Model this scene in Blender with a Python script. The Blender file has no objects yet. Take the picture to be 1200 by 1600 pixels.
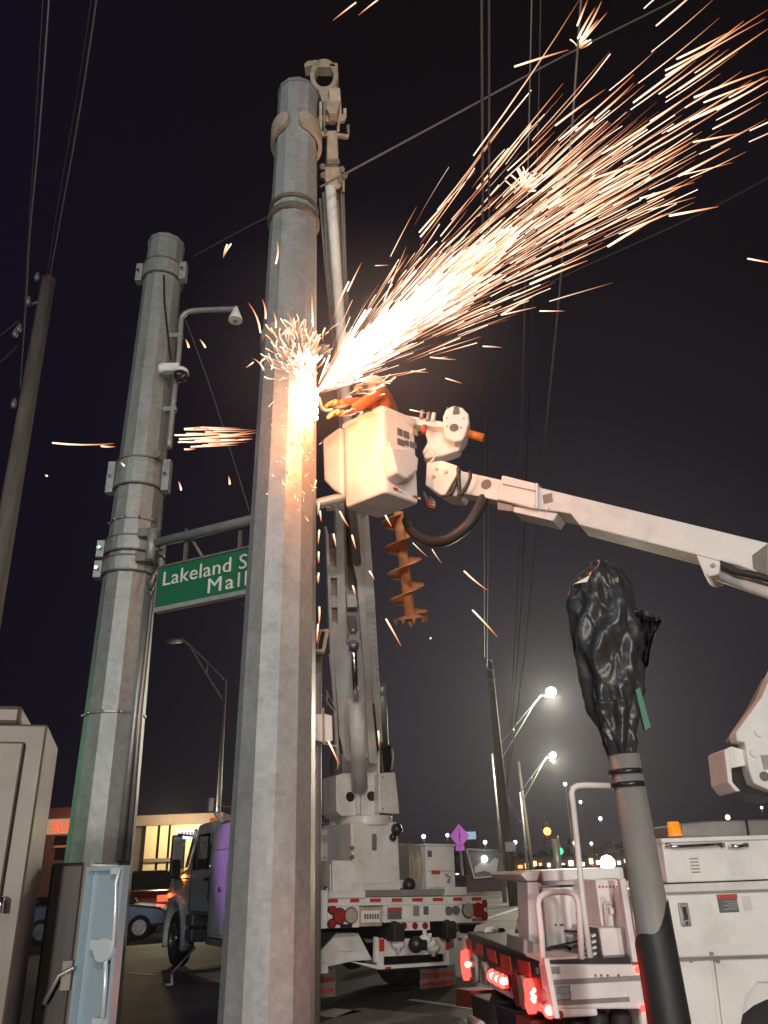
import bpy, bmesh, math, random
from math import radians as R, sin, cos, pi
from mathutils import Vector as V, Matrix, noise
random.seed(7)
S = bpy.context.scene
COL = S.collection

# ------------------------------------------------------------------ camera, sky, exposure, lamps' strengths
FPX = 1202.0
def nrm(v): v = V(v); v.normalize(); return v
Zc = nrm((-100, 2578, -1202)); _c = V((0, 0, -1)); Yc = nrm(_c - Zc * _c.dot(Zc)); Xc = Yc.cross(Zc)
MW = Matrix((Xc, Yc, Zc))                       # camera -> world
CAM = V((0, 0, 1.6))
cd = bpy.data.cameras.new('camera'); cam = bpy.data.objects.new('camera', cd); COL.objects.link(cam)
cd.sensor_fit = 'VERTICAL'; cd.sensor_height = 36; cd.lens = 36 * FPX / 1600
cd.clip_start = .05; cd.clip_end = 3000
cam.matrix_world = Matrix.Translation(CAM) @ MW.to_4x4()
S.camera = cam
S.view_settings.view_transform = 'Standard'; S.view_settings.look = 'None'
S.view_settings.exposure = 0; S.view_settings.gamma = 1
S.cycles.use_denoising = True
S.cycles.max_bounces = 6; S.cycles.diffuse_bounces = 3; S.cycles.glossy_bounces = 3
S.cycles.transparent_max_bounces = 12; S.cycles.volume_bounces = 1
S.cycles.sample_clamp_indirect = 4
S.cycles.caustics_reflective = False; S.cycles.caustics_refractive = False

def night_sky():
    w = bpy.data.worlds.new('World'); S.world = w; w.use_nodes = True
    nt = w.node_tree; N = nt.nodes; L = nt.links; N.clear()
    out = N.new('ShaderNodeOutputWorld'); bg = N.new('ShaderNodeBackground'); L.new(bg.outputs[0], out.inputs[0])
    tc = N.new('ShaderNodeTexCoord')
    sp = N.new('ShaderNodeSeparateXYZ'); L.new(tc.outputs['Generated'], sp.inputs[0])
    # city glow: strongest low over the road ahead, a little to the right
    g = nrm((.16, 1, .10))
    dot = N.new('ShaderNodeVectorMath'); dot.operation = 'DOT_PRODUCT'; L.new(tc.outputs['Generated'], dot.inputs[0]); dot.inputs[1].default_value = g
    r1 = N.new('ShaderNodeValToRGB'); L.new(dot.outputs['Value'], r1.inputs[0]); r1.color_ramp.interpolation = 'EASE'
    e = r1.color_ramp.elements
    e[0].position = .30; e[0].color = (.0052, .0038, .0052, 1)
    e[1].position = 1.0; e[1].color = (.034, .028, .035, 1)
    for p, c in ((.62, (.0060, .0042, .0052, 1)), (.78, (.0080, .0062, .0086, 1)), (.88, (.0125, .0105, .0140, 1)), (.95, (.022, .0185, .0235, 1))):
        x = e.new(p); x.color = c
    # bluer, darker sky to the left
    r2 = N.new('ShaderNodeMapRange'); L.new(sp.outputs['X'], r2.inputs['Value'])
    r2.inputs['From Min'].default_value = -.46; r2.inputs['From Max'].default_value = .03; r2.interpolation_type = 'SMOOTHSTEP'
    mx = N.new('ShaderNodeMix'); mx.data_type = 'RGBA'; L.new(r2.outputs[0], mx.inputs[0])
    mx.inputs['A'].default_value = (.0062, .0046, .0105, 1); L.new(r1.outputs[0], mx.inputs['B'])
    nz = N.new('ShaderNodeTexNoise'); nz.inputs['Scale'].default_value = 2.2; nz.inputs['Detail'].default_value = 3
    L.new(tc.outputs['Generated'], nz.inputs['Vector'])
    nm = N.new('ShaderNodeMapRange'); L.new(nz.outputs[0], nm.inputs['Value']); nm.inputs['To Min'].default_value = .85; nm.inputs['To Max'].default_value = 1.15
    ml = N.new('ShaderNodeVectorMath'); ml.operation = 'SCALE'; L.new(mx.outputs['Result'], ml.inputs[0]); L.new(nm.outputs[0], ml.inputs['Scale'])
    L.new(ml.outputs[0], bg.inputs['Color']); bg.inputs['Strength'].default_value = 1.0
night_sky()

LAMP_W = 4600
LAMP_FILL = 3400
LOW_FILL_W = 720       # added fill light low behind the camera, brightens the boom
LAMP_L = 1300        # cool lamp across the road on the left
LAMP_FAR = 7000
ARC_W = 75
PURPLE_W = 3400
RED_W = 3.0
GREEN_W = 150

# ------------------------------------------------------------------ pixel -> world (places each thing at its own real distance)
def ray(px, py): return MW @ V(((px - 600) / FPX, (800 - py) / FPX, -1))
def W(px, py, y): r = ray(px, py); return CAM + r * (y / r.y)
def WZ(px, py, z): r = ray(px, py); return CAM + r * ((z - 1.6) / r.z)
def pr(p):
    q = MW.transposed() @ (V(p) - CAM); return 600 + FPX * q.x / -q.z, 800 - FPX * q.y / -q.z

# ------------------------------------------------------------------ mesh builder
ORG = {}
class MB:
    def __init__(s): s.v = []; s.f = []; s.sm = []; s.col = None
    def add(s, vs, fs, smooth=False):
        b = len(s.v); s.v += [V(x) for x in vs]
        for f in fs: s.f.append([b + i for i in f]); s.sm.append(smooth)
        return s
    def hexa(s, p):   # 8 points: bottom ring 0-3, top ring 4-7
        return s.add(p, [(3, 2, 1, 0), (4, 5, 6, 7), (0, 1, 5, 4), (1, 2, 6, 5), (2, 3, 7, 6), (3, 0, 4, 7)])
    def box(s, x0, x1, y0, y1, z0, z1, fr=None):
        p = [(x0, y0, z0), (x1, y0, z0), (x1, y1, z0), (x0, y1, z0), (x0, y0, z1), (x1, y0, z1), (x1, y1, z1), (x0, y1, z1)]
        return s.hexa([fr(*q) for q in p] if fr else p)
    def prism(s, poly, d):   # poly: world points, d: extrusion vector
        n = len(poly); d = V(d); a = [V(p) for p in poly]; b = [p + d for p in a]
        fs = [list(range(n)), list(range(2 * n - 1, n - 1, -1))] + [(i, n + i, n + (i + 1) % n, (i + 1) % n) for i in range(n)]
        return s.add(a + b, fs)
    def tube(s, pts, r, n=8, r2=None, cap=True):
        pts = [V(p) for p in pts]; m = len(pts); vs = []; fs = []
        up = None
        for i, p in enumerate(pts):
            t = (pts[min(i + 1, m - 1)] - pts[max(i - 1, 0)])
            if t.length < 1e-9: t = V((0, 0, 1))
            t.normalize()
            if up is None:
                up = V((0, 0, 1)) if abs(t.z) < .9 else V((1, 0, 0))
            a = t.cross(up); a.normalize(); b = a.cross(t); up = b
            rr = (r if not isinstance(r, (list, tuple)) else r[i]) if r2 is None else r + (r2 - r) * i / (m - 1)
            for k in range(n):
                th = 2 * pi * k / n; vs.append(p + a * cos(th) * rr + b * sin(th) * rr)
        for i in range(m - 1):
            for k in range(n):
                fs.append((i * n + k, i * n + (k + 1) % n, (i + 1) * n + (k + 1) % n, (i + 1) * n + k))
        s.add(vs, fs, n > 5)
        if cap:
            b = len(s.v) - m * n
            s.f.append([b + k for k in range(n)][::-1]); s.sm.append(False)
            s.f.append([b + (m - 1) * n + k for k in range(n)]); s.sm.append(False)
        return s
    def cyl(s, a, b, r, n=16, r2=None): return s.tube([a, b], r, n, r2 if r2 is not None else r)
    def ball(s, c, r, n=10, m=6, sx=1, sy=1, sz=1):
        c = V(c); vs = []; fs = []
        for i in range(m + 1):
            ph = pi * i / m
            for k in range(n):
                th = 2 * pi * k / n
                vs.append(c + V((r * sx * sin(ph) * cos(th), r * sy * sin(ph) * sin(th), r * sz * cos(ph))))
        for i in range(m):
            for k in range(n):
                fs.append((i * n + k, (i + 1) * n + k, (i + 1) * n + (k + 1) % n, i * n + (k + 1) % n))
        return s.add(vs, fs, True)
    def build(s, name, mat, parent=None, label=None, bevel=0, loc=None, mesh=None):
        me = bpy.data.meshes.new(name)
        o0 = ORG[parent.name] if parent else (V(loc) if loc is not None else V((0, 0, 0)))
        me.from_pydata([tuple(x - o0) for x in s.v], [], s.f)
        for p, q in zip(me.polygons, s.sm): p.use_smooth = q
        if isinstance(mat, (list, tuple)):
            for m in mat: me.materials.append(m)
        else: me.materials.append(mat)
        bm = bmesh.new(); bm.from_mesh(me); bmesh.ops.recalc_face_normals(bm, faces=bm.faces[:]); bm.to_mesh(me); bm.free()
        if s.col:
            ca = me.color_attributes.new('spark_colour', 'FLOAT_COLOR', 'POINT')
            for i, c in enumerate(s.col): ca.data[i].color = (c[0], c[1], c[2], 1)
        o = bpy.data.objects.new(name, me); COL.objects.link(o)
        if parent: o.parent = parent
        else: o.location = o0
        ORG[o.name] = o0
        if label: o['label'] = label
        if bevel:
            b = o.modifiers.new('bevel', 'BEVEL'); b.width = bevel; b.segments = 2; b.limit_method = 'ANGLE'; b.angle_limit = R(40)
        return o

def thing(name, label, cat, loc=(0, 0, 0), group=None):
    o = bpy.data.objects.new(name, None); COL.objects.link(o); o.location = loc; o.empty_display_size = .2
    o['label'] = label; o['category'] = cat
    if group: o['group'] = group
    ORG[o.name] = V(loc); return o
def tag(o, label, cat, group=None, kind=None):
    if label: o['label'] = label
    if cat: o['category'] = cat
    if group: o['group'] = group
    if kind: o['kind'] = kind
    return o
def struct(o): o['kind'] = 'structure'; return o
def copy_tree(o, parent=None):
    c = o.copy(); COL.objects.link(c); c.parent = parent
    ORG[c.name] = ORG.get(o.name, V((0, 0, 0)))
    for ch in list(o.children): copy_tree(ch, c)
    return c

class Plane:
    """a real plane in the place; pixels of the photograph are laid onto it. n faces the camera."""
    def __init__(s, o, u, v=(0, 0, 1)):
        s.o = V(o); s.u = nrm(u); s.v = V(v); s.v = nrm(s.v - s.u * s.v.dot(s.u)); s.n = s.u.cross(s.v); s.n.normalize()
        if s.n.dot(CAM - s.o) < 0: s.n = -s.n
    def p(s, px, py, d=0):
        r = ray(px, py); o = s.o + s.n * d; t = (o - CAM).dot(s.n) / r.dot(s.n); return CAM + r * t
    def uv(s, px, py, d=0): q = s.p(px, py, d) - s.o; return q.dot(s.u), q.dot(s.v)
    def at(s, u, v, d): return s.o + s.u * u + s.v * v + s.n * d
    def rect(s, mb, x0, y0, x1, y1, d0=0, d1=-.03, ref=0):
        a = s.uv(x0, y0, ref); b = s.uv(x1, y1, ref)
        u0, u1 = sorted((a[0], b[0])); v0, v1 = sorted((a[1], b[1]))
        mb.hexa([s.at(u0, v0, d0), s.at(u1, v0, d0), s.at(u1, v0, d1), s.at(u0, v0, d1), s.at(u0, v1, d0), s.at(u1, v1, d0), s.at(u1, v1, d1), s.at(u0, v1, d1)])
        return mb
    def poly(s, mb, pts, d0=0, d1=-.03, ref=None):
        q = []
        for x, y in pts:
            w = s.p(x, y, d0 if ref is None else ref)
            if ref is not None: w = w + s.n * (d0 - ref)
            q.append(w)
        mb.prism(q, s.n * (d1 - d0)); return mb
    def disc(s, mb, x, y, r, d0=.02, d1=-.01, n=20, ref=0):
        c = s.p(x, y, ref) - s.n * ref; mb.cyl(c + s.n * d0, c + s.n * d1, r, n); return mb
    def tube(s, mb, pts, r, d=0, n=8): mb.tube([s.p(x, y, d) for x, y in pts], r, n); return mb

def smooth_path(pts, k=6):
    pts = [V(p) for p in pts]; out = []
    for i in range(len(pts) - 1):
        p0 = pts[max(i - 1, 0)]; p1 = pts[i]; p2 = pts[i + 1]; p3 = pts[min(i + 2, len(pts) - 1)]
        for j in range(k):
            t = j / k
            out.append(.5 * ((2 * p1) + (p2 - p0) * t + (2 * p0 - 5 * p1 + 4 * p2 - p3) * t * t + (3 * p1 - p0 - 3 * p2 + p3) * t ** 3))
    out.append(pts[-1]); return out

# ------------------------------------------------------------------ materials
def mat(name, col, rough=.5, metal=0, emit=None, es=0, var=0, scale=6, bump=0, bscale=40, alpha=1, trans=0, dirt=None, dirt_amt=.0, spec=.5, coat=0, streak=False):
    m = bpy.data.materials.new(name); m.use_nodes = True; nt = m.node_tree; N = nt.nodes; L = nt.links
    b = N['Principled BSDF']
    b.inputs['Base Color'].default_value = (*col, 1); b.inputs['Roughness'].default_value = rough; b.inputs['Metallic'].default_value = metal
    b.inputs['Specular IOR Level'].default_value = spec; b.inputs['Alpha'].default_value = alpha
    b.inputs['Transmission Weight'].default_value = trans; b.inputs['Coat Weight'].default_value = coat
    if emit: b.inputs['Emission Color'].default_value = (*emit, 1); b.inputs['Emission Strength'].default_value = es
    tc = N.new('ShaderNodeTexCoord')
    if var or dirt:
        n1 = N.new('ShaderNodeTexNoise'); n1.inputs['Scale'].default_value = scale; n1.inputs['Detail'].default_value = 6; n1.inputs['Roughness'].default_value = .65
        if streak:
            mp = N.new('ShaderNodeMapping'); mp.inputs['Scale'].default_value = (1, 1, .18); L.new(tc.outputs['Object'], mp.inputs[0]); L.new(mp.outputs[0], n1.inputs['Vector'])
        else: L.new(tc.outputs['Object'], n1.inputs['Vector'])
        mr = N.new('ShaderNodeMapRange'); L.new(n1.outputs[0], mr.inputs['Value']); mr.inputs['From Min'].default_value = .3; mr.inputs['From Max'].default_value = .7
        mr.inputs['To Min'].default_value = 1 - var; mr.inputs['To Max'].default_value = 1 + var
        sc = N.new('ShaderNodeVectorMath'); sc.operation = 'SCALE'; sc.inputs[0].default_value = col; L.new(mr.outputs[0], sc.inputs['Scale'])
        last = sc.outputs[0]
        if dirt:
            n2 = N.new('ShaderNodeTexNoise'); n2.inputs['Scale'].default_value = scale * .45; n2.inputs['Detail'].default_value = 8; n2.inputs['Roughness'].default_value = .75
            L.new(tc.outputs['Object'], n2.inputs['Vector'])
            m2 = N.new('ShaderNodeMapRange'); L.new(n2.outputs[0], m2.inputs['Value']); m2.inputs['From Min'].default_value = .48; m2.inputs['From Max'].default_value = .75
            m2.inputs['To Max'].default_value = dirt_amt
            mx = N.new('ShaderNodeMix'); mx.data_type = 'RGBA'; L.new(m2.outputs[0], mx.inputs[0]); L.new(last, mx.inputs['A']); mx.inputs['B'].default_value = (*dirt, 1)
            last = mx.outputs['Result']
        L.new(last, b.inputs['Base Color'])
        rr = N.new('ShaderNodeMapRange'); L.new(n1.outputs[0], rr.inputs['Value']); rr.inputs['To Min'].default_value = max(rough - .12, .02); rr.inputs['To Max'].default_value = min(rough + .15, 1)
        L.new(rr.outputs[0], b.inputs['Roughness'])
    if bump:
        n3 = N.new('ShaderNodeTexNoise'); n3.inputs['Scale'].default_value = bscale; n3.inputs['Detail'].default_value = 4; L.new(tc.outputs['Object'], n3.inputs['Vector'])
        bp = N.new('ShaderNodeBump'); bp.inputs['Strength'].default_value = bump; bp.inputs['Distance'].default_value = .01; L.new(n3.outputs[0], bp.inputs['Height']); L.new(bp.outputs[0], b.inputs['Normal'])
    return m
def emis(name, col, s, sample=False):
    m = mat(name, (.02, .02, .02), .4, emit=col, es=s)
    if not sample: m.cycles.emission_sampling = 'NONE'
    return m

def galv_mat(name, base, scale=26):
    """hot-dip galvanised steel: spangle cells, chalky patches and run marks"""
    m = mat(name, base, .44, .38, var=.14, scale=3.6, dirt=(.16, .14, .12), dirt_amt=.5, streak=True)
    nt = m.node_tree; N = nt.nodes; L = nt.links; b = N['Principled BSDF']
    tc = [n for n in N if n.type == 'TEX_COORD'][0]
    vo = N.new('ShaderNodeTexVoronoi'); vo.inputs['Scale'].default_value = scale; L.new(tc.outputs['Object'], vo.inputs['Vector'])
    hs = N.new('ShaderNodeSeparateColor'); L.new(vo.outputs['Color'], hs.inputs[0])
    mr = N.new('ShaderNodeMapRange'); L.new(hs.outputs[0], mr.inputs['Value']); mr.inputs['To Min'].default_value = .90; mr.inputs['To Max'].default_value = 1.08
    old = b.inputs['Base Color'].links[0].from_socket
    sc = N.new('ShaderNodeVectorMath'); sc.operation = 'SCALE'; L.new(old, sc.inputs[0]); L.new(mr.outputs[0], sc.inputs['Scale']); L.new(sc.outputs[0], b.inputs['Base Color'])
    return m
M = {}
M['galv'] = galv_mat('galvanised_steel', (.42, .42, .41), 24)
M['galv2'] = galv_mat('galvanised_steel_aged', (.33, .345, .325), 20)
M['galv_dark'] = mat('weathered_clamp_steel', (.20, .18, .15), .6, .5, var=.25, scale=9)
M['steel'] = mat('dull_steel', (.33, .33, .33), .45, .7, var=.15, scale=8)
M['chrome'] = mat('bright_steel', (.7, .7, .72), .18, 1, var=.1, scale=10)
M['white'] = mat('white_truck_paint', (.76, .745, .72), .42, 0, var=.05, scale=4, dirt=(.30, .24, .18), dirt_amt=.5, coat=.2, bump=.03, bscale=9)
M['white2'] = mat('white_fibreglass', (.78, .77, .74), .5, 0, var=.05, scale=5, dirt=(.34, .27, .20), dirt_amt=.42, bump=.04, bscale=14)
M['grey'] = mat('grey_primer_steel', (.26, .25, .24), .6, .1, var=.15, scale=5, dirt=(.1, .08, .06), dirt_amt=.5)
M['tan'] = mat('worn_cream_steel', (.46, .38, .29), .55, .1, var=.2, scale=10, dirt=(.16, .10, .06), dirt_amt=.6)
M['black'] = mat('black_rubber', (.018, .017, .017), .65, 0, var=.3, scale=8, bump=.15, bscale=30)
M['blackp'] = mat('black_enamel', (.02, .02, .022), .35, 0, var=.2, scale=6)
M['tyre'] = mat('tyre_rubber', (.022, .021, .02), .8, 0, var=.25, scale=12, bump=.3, bscale=60)
M['redtape'] = mat('red_reflective_tape', (.50, .045, .02), .35, 0, var=.12, scale=20)
M['whitetape'] = mat('white_reflective_tape', (.8, .77, .72), .35, 0, var=.06, scale=20)
M['redlens'] = mat('red_lens', (.30, .02, .018), .2, 0, coat=.5, var=.2, scale=30)
M['clearlens'] = mat('clear_lens', (.42, .36, .30), .2, 0, coat=.5, var=.2, scale=30)
M['amberlens'] = mat('amber_lens', (.8, .28, .02), .25, 0, emit=(1, .28, .02), es=.45)
M['redlit'] = emis('lit_red_lens', (1, .035, .025), 5.5)
M['redhot'] = emis('red_light_core', (1, .30, .26), 9)
M['orangelit'] = emis('lit_orange_lens', (1, .20, .03), 12)
M['greenlit'] = emis('lit_green_lens', (.03, 1, .25), 3.2)
M['lampwarm'] = emis('lit_lamp_lens', (1, .92, .66), 60)
M['lampcold'] = emis('lit_far_lamp', (.62, .76, 1), 5)
M['lampyellow'] = emis('lit_yellow_lamp', (1, .80, .45), 6)
M['purplelit'] = emis('lit_purple_lamp', (.42, .10, 1), 30)
M['orange'] = mat('orange_auger_paint', (.85, .34, .14), .6, 0, var=.2, scale=9, dirt=(.70, .42, .28), dirt_amt=.8)
M['orangep'] = mat('orange_plastic', (.85, .23, .03), .5)
M['bag'] = mat('black_plastic_film', (.034, .031, .032), .36, 0, spec=.45, bump=.7, bscale=15)
M['post'] = mat('painted_pedestal_post', (.27, .25, .23), .45, .15, var=.14, scale=6, dirt=(.2, .17, .14), dirt_amt=.4)
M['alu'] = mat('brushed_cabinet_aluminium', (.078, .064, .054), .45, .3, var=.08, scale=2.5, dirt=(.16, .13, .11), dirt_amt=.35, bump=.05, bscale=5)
M['latch'] = mat('zinc_latch', (.55, .62, .66), .3, .25)
M['post_shell'] = mat('dull_black_shell', (.022, .021, .021), .55, 0, var=.2, scale=8, bump=.3, bscale=12)
M['cabdark'] = mat('dark_bronze_cabinet', (.022, .018, .016), .38, .3, var=.2, scale=3)
M['doorin'] = mat('blue_lit_aluminium_door', (.30, .39, .45), .3, .2, var=.08, scale=3, bump=.05, bscale=6)  # bluish light on the bare door is put into its base colour
M['sign'] = mat('green_sign_sheeting', (.012, .135, .062), .45, 0, var=.06, scale=8)
M['letter'] = mat('white_sign_lettering', (.72, .72, .66), .45)
M['asphalt'] = mat('asphalt', (.045, .043, .042), .7, 0, var=.3, scale=.7, dirt=(.085, .08, .075), dirt_amt=.7, bump=.5, bscale=55)
M['concrete'] = mat('concrete', (.20, .19, .17), .85, 0, var=.15, scale=1.6, dirt=(.09, .08, .07), dirt_amt=.6, bump=.25, bscale=30)
M['paint'] = mat('road_paint', (.52, .52, .48), .7, 0, var=.12, scale=3, dirt=(.14, .13, .12), dirt_amt=.75)
M['grass'] = mat('verge_grass', (.05, .09, .025), .9, 0, var=.4, scale=3, bump=.8, bscale=25)
M['wood'] = mat('weathered_pole_wood', (.115, .095, .075), .9, 0, var=.3, scale=7, streak=True, bump=.4, bscale=24)
M['wood2'] = mat('pale_weathered_wood', (.21, .18, .15), .9, 0, var=.3, scale=7, streak=True, bump=.4, bscale=24)
M['wire'] = mat('cable_aluminium', (.20, .19, .185), .6, .3)
M['wire2'] = mat('dark_cable', (.065, .06, .058), .7)
M['hose'] = mat('black_hose', (.035, .03, .028), .5)
M['glass'] = mat('dark_window_glass', (.015, .018, .022), .06, 0, spec=.9)
M['carblue'] = mat('silver_blue_car_paint', (.20, .26, .40), .25, .6, coat=.8)
M['carred'] = mat('dark_red_car_paint', (.16, .012, .010), .25, .3, coat=.8)
M['cargrey'] = mat('grey_car_paint', (.16, .16, .17), .3, .4, coat=.8)
M['stucco'] = mat('cream_stucco', (.50, .42, .28), .85, 0, var=.08, scale=2)
M['stuccod'] = mat('brown_stucco', (.15, .11, .10), .9, 0, var=.1, scale=2)
M['pink'] = mat('violet_lit_retroreflective_sign', (.95, .25, .75), .4, 0)  # violet lamplight on the sign is put into its base colour
M['shirt'] = mat('orange_work_shirt', (.34, .10, .03), .8, 0, var=.1, scale=10, bump=.3, bscale=30)
M['navy'] = mat('dark_work_trousers', (.05, .045, .05), .85)
M['hat'] = mat('cream_hard_hat', (.50, .36, .25), .3, 0, coat=.4)
M['skin'] = mat('skin', (.45, .25, .17), .55)
M['glove'] = mat('leather_glove', (.42, .24, .10), .8, 0, var=.2, scale=20)
M['decal'] = mat('grey_decal', (.13, .13, .13), .5)
M['decalred'] = mat('red_decal', (.45, .07, .05), .5)
M['rope'] = mat('winch_rope', (.42, .34, .22), .85, 0, var=.2, scale=20)

# ------------------------------------------------------------------ ground
def sheet(name, pts, z, m, th=0):
    mb = MB(); mb.add([(x, y, z) for x, y in pts], [list(range(len(pts)))]); return struct(mb.build(name, m))
g = MB(); g.add([(-600, -200, 0), (600, -200, 0), (600, 1500, 0), (-600, 1500, 0)], [(0, 1, 2, 3)]); struct(g.build('ground', M['asphalt']))
def kerbed(name, pts, z, m):
    mb = MB(); mb.prism([V((x, y, -.02)) for x, y in pts], (0, 0, z + .02)); return struct(mb.build(name, m, bevel=.02))
kerbed('pavement', [(-9, -6), (3.4, -6), (2.2, 2.2), (.4, 7.2), (-1.6, 9.0), (-9, 9.6)], .13, M['concrete'])
def gpt(px, py, z=0): p = WZ(px, py, z); return (p.x, p.y)
kerbed('verge', [gpt(775, 1372), gpt(850, 1374), gpt(905, 1371), (46, 170), (20, 170)], .12, M['grass'])
rm = MB()
def line(a, b, w, z=.004):
    a = V((*a, z)); b = V((*b, z)); d = (b - a); d.normalize(); s = V((-d.y, d.x, 0)) * w / 2
    rm.add([a - s, b - s, b + s, a + s], [(0, 1, 2, 3)])
for i, (y0, y1) in enumerate(((1400, 1396), (1407, 1404), (1414, 1412), (1428, 1427), (1436, 1436), (1444, 1445), (1453, 1455), (1463, 1466))):
    line(gpt(762, y0), gpt(836, y1), .16 + .0 * i)
line(gpt(758, 1436), gpt(812, 1419), .22, .008)
line(gpt(758, 1391), gpt(850, 1389), .2, .008)
line(gpt(640, 1562), gpt(745, 1577), .12)
line(gpt(500, 1588), gpt(545, 1578), .5)
line(gpt(200, 1520), gpt(250, 1524), .12)
line(gpt(205, 1460), gpt(150, 1452), .12)
struct(rm.build('road_markings', M['paint']))
cp = MB(); cp.add([(*gpt(x, y), .004) for x, y in ((500, 1600), (560, 1575), (720, 1590), (760, 1660), (500, 1660))], [(0, 1, 2, 3, 4)])
struct(cp.build('concrete_apron', M['concrete']))
cp = MB(); cp.add([(*gpt(x, y), .004) for x, y in ((292, 1520), (345, 1512), (420, 1530), (420, 1545), (300, 1532))], [(0, 1, 2, 3, 4)])
struct(cp.build('concrete_slab', M['concrete']))
bk = MB(); random.seed(3)
# ------------------------------------------------------------------ big steel strain poles
def ngon_pole(mb, a, b, ra, rb, n=12, rot=0, rings=10, flute=False):
    a = V(a); b = V(b); ax = (b - a).normalized(); s = ax.cross(V((0, 1, 0))); s.normalize(); t = ax.cross(s)
    vs = []; fs = []
    for i in range(rings + 1):
        f = i / rings; c = a.lerp(b, f); r = ra + (rb - ra) * f
        for k in range(n):
            th = rot + 2 * pi * k / n; vs.append(c + s * cos(th) * r + t * sin(th) * r)
    for i in range(rings):
        for k in range(n): fs.append((i * n + k, i * n + (k + 1) % n, (i + 1) * n + (k + 1) % n, (i + 1) * n + k))
    fs.append(list(range(n))[::-1]); fs.append([rings * n + k for k in range(n)])
    mb.add(vs, fs)
def axis_at(a, b, z): f = (z - a.z) / (b.z - a.z); return a.lerp(b, f)
def pole_geom(p_lo, p_hi, y):   # pixel of axis low / high
    lo = W(*p_lo, y); hi = W(*p_hi, y); d = hi - lo; g0 = lo - d * (lo.z / d.z); return g0, hi
def rad(a, b, ra, rb, z): f = (z - a.z) / (b.z - a.z); return ra + (rb - ra) * f
def band(mb, a, b, ra, rb, z, h, extra, n=12, rot=0):
    p = axis_at(a, b, z - h / 2); q = axis_at(a, b, z + h / 2)
    ngon_pole(mb, p, q, rad(a, b, ra, rb, p.z) + extra, rad(a, b, ra, rb, q.z) + extra, n, rot, 1)

MA, MB_ = pole_geom((416, 1600), (465.5, 152), 6.0)
MRA, MRB = .325, .222; MROT = .17
mp = thing('strain_pole', 'huge twelve-sided galvanised steel pole in the centre foreground being cut by the sparks', 'steel pole', MA)
b = MB(); ngon_pole(b, MA, MB_, MRA, MRB, 12, MROT, 12); b.build('shaft', M['galv'], mp)
b = MB(); band(b, MA, MB_, MRA, MRB, MB_.z + .01, .05, .012, 12, MROT); b.build('cap', M['galv2'], mp)
zb = W(450, 310, 5.78).z
b = MB(); band(b, MA, MB_, MRA, MRB, zb + .03, .045, .018, 24); b.build('strap', M['galv_dark'], mp, 'dark cable strap near the top')
b = MB(); band(b, MA, MB_, MRA, MRB, zb - .12, .07, .03, 24); b.build('strap', M['galv_dark'], mp)
b = MB(); band(b, MA, MB_, MRA, MRB, W(440, 512, 5.76).z, .13, .02, 24); b.build('strap', M['tan'], mp, 'rusty brown strap above the cut')
b = MB(); band(b, MA, MB_, MRA, MRB, .12, .24, .14, 12, MROT); b.build('base_plate', M['galv2'], mp)

LA, LB = pole_geom((155, 1345), (260, 386), 8.0)
LRA, LRB = .33, .235; LROT = -.12
lp = thing('strain_pole', 'tall galvanised steel pole on the left with banded collars holding the street sign arm', 'steel pole', LA)
b = MB(); ngon_pole(b, LA, LB, LRA, LRB, 12, LROT, 12); b.build('shaft', M['galv2'], lp)
b = MB(); band(b, LA, LB, LRA, LRB, LB.z - .0, .06, .012, 12, LROT); b.build('cap', M['galv2'], lp)
for py, h in ((411, .24), (733, .34), (846, .17), (878, .17)):
    z = W(200, py, 7.72).z
    c = MB(); band(c, LA, LB, LRA, LRB, z, h, .022, 24); o = c.build('collar', M['galv2'], lp)
    for dz in (-h / 2, h / 2):
        e = MB(); band(e, LA, LB, LRA, LRB, z + dz, .018, .034, 24); e.build('collar_rim', M['galv_dark'], o)
    ax = axis_at(LA, LB, z); r = rad(LA, LB, LRA, LRB, z)
    for sx in (-1, 1):
        e = MB(); x = ax.x + sx * (r + .05); e.box(x - .045, x + .045, ax.y - .12, ax.y - .01, z - h * .6, z + h * .6); e.build('clamp_lug', M['galv2'], o, bevel=.008)
        f = MB(); f.cyl((x, ax.y - .12, z), (x, ax.y - .16, z), .022, 6); f.build('bolt', M['chrome'], o)
for py in (806, 1110):
    z = W(200, py, 7.70).z; c = MB(); band(c, LA, LB, LRA, LRB, z, .02, .012, 24); o = c.build('thin_strap', M['steel'], lp)
    for k in range(5):
        th = -2.7 + k * .52; ax = axis_at(LA, LB, z); r = rad(LA, LB, LRA, LRB, z) + .02
        e = MB(); e.ball(ax + V((cos(th) * r, sin(th) * r, 0)), .018, 6, 4); e.build('buckle', M['chrome'], o)
c = MB(); c.tube(smooth_path([W(256, 430, 7.72), W(257, 470, 7.72), W(262, 520, 7.74), W(266, 560, 7.76)]), .012, 6); c.build('loose_wire', M['blackp'], lp)
c = MB(); p = W(246, 712, 7.70); c.cyl(p, p + V((0, -.05, 0)), .05, 12); c.build('hand_hole', M['galv_dark'], lp)
# conduit up the pole
cd_ = thing('conduit_pipe', 'pair of steel conduit pipes running up the right side of the left pole', 'conduit', W(190, 1345, 7.75))
c = MB(); c.tube([W(186, 1345, 7.78), W(212, 1110, 7.80), W(232, 930, 7.82)], .035, 10); c.build('pipe', M['steel'], cd_)
c = MB(); c.tube([W(199, 1345, 7.86), W(219, 1110, 7.88), W(240, 905, 7.9), W(251, 790, 7.9)], .03, 10); c.build('pipe', M['steel'], cd_)
c = MB(); c.tube(smooth_path([W(246, 860, 7.7), W(240, 895, 7.66), W(232, 910, 7.66), W(236, 922, 7.68), W(243, 905, 7.7)]), .014, 6); c.build('cable_loop', M['blackp'], cd_)
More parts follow.
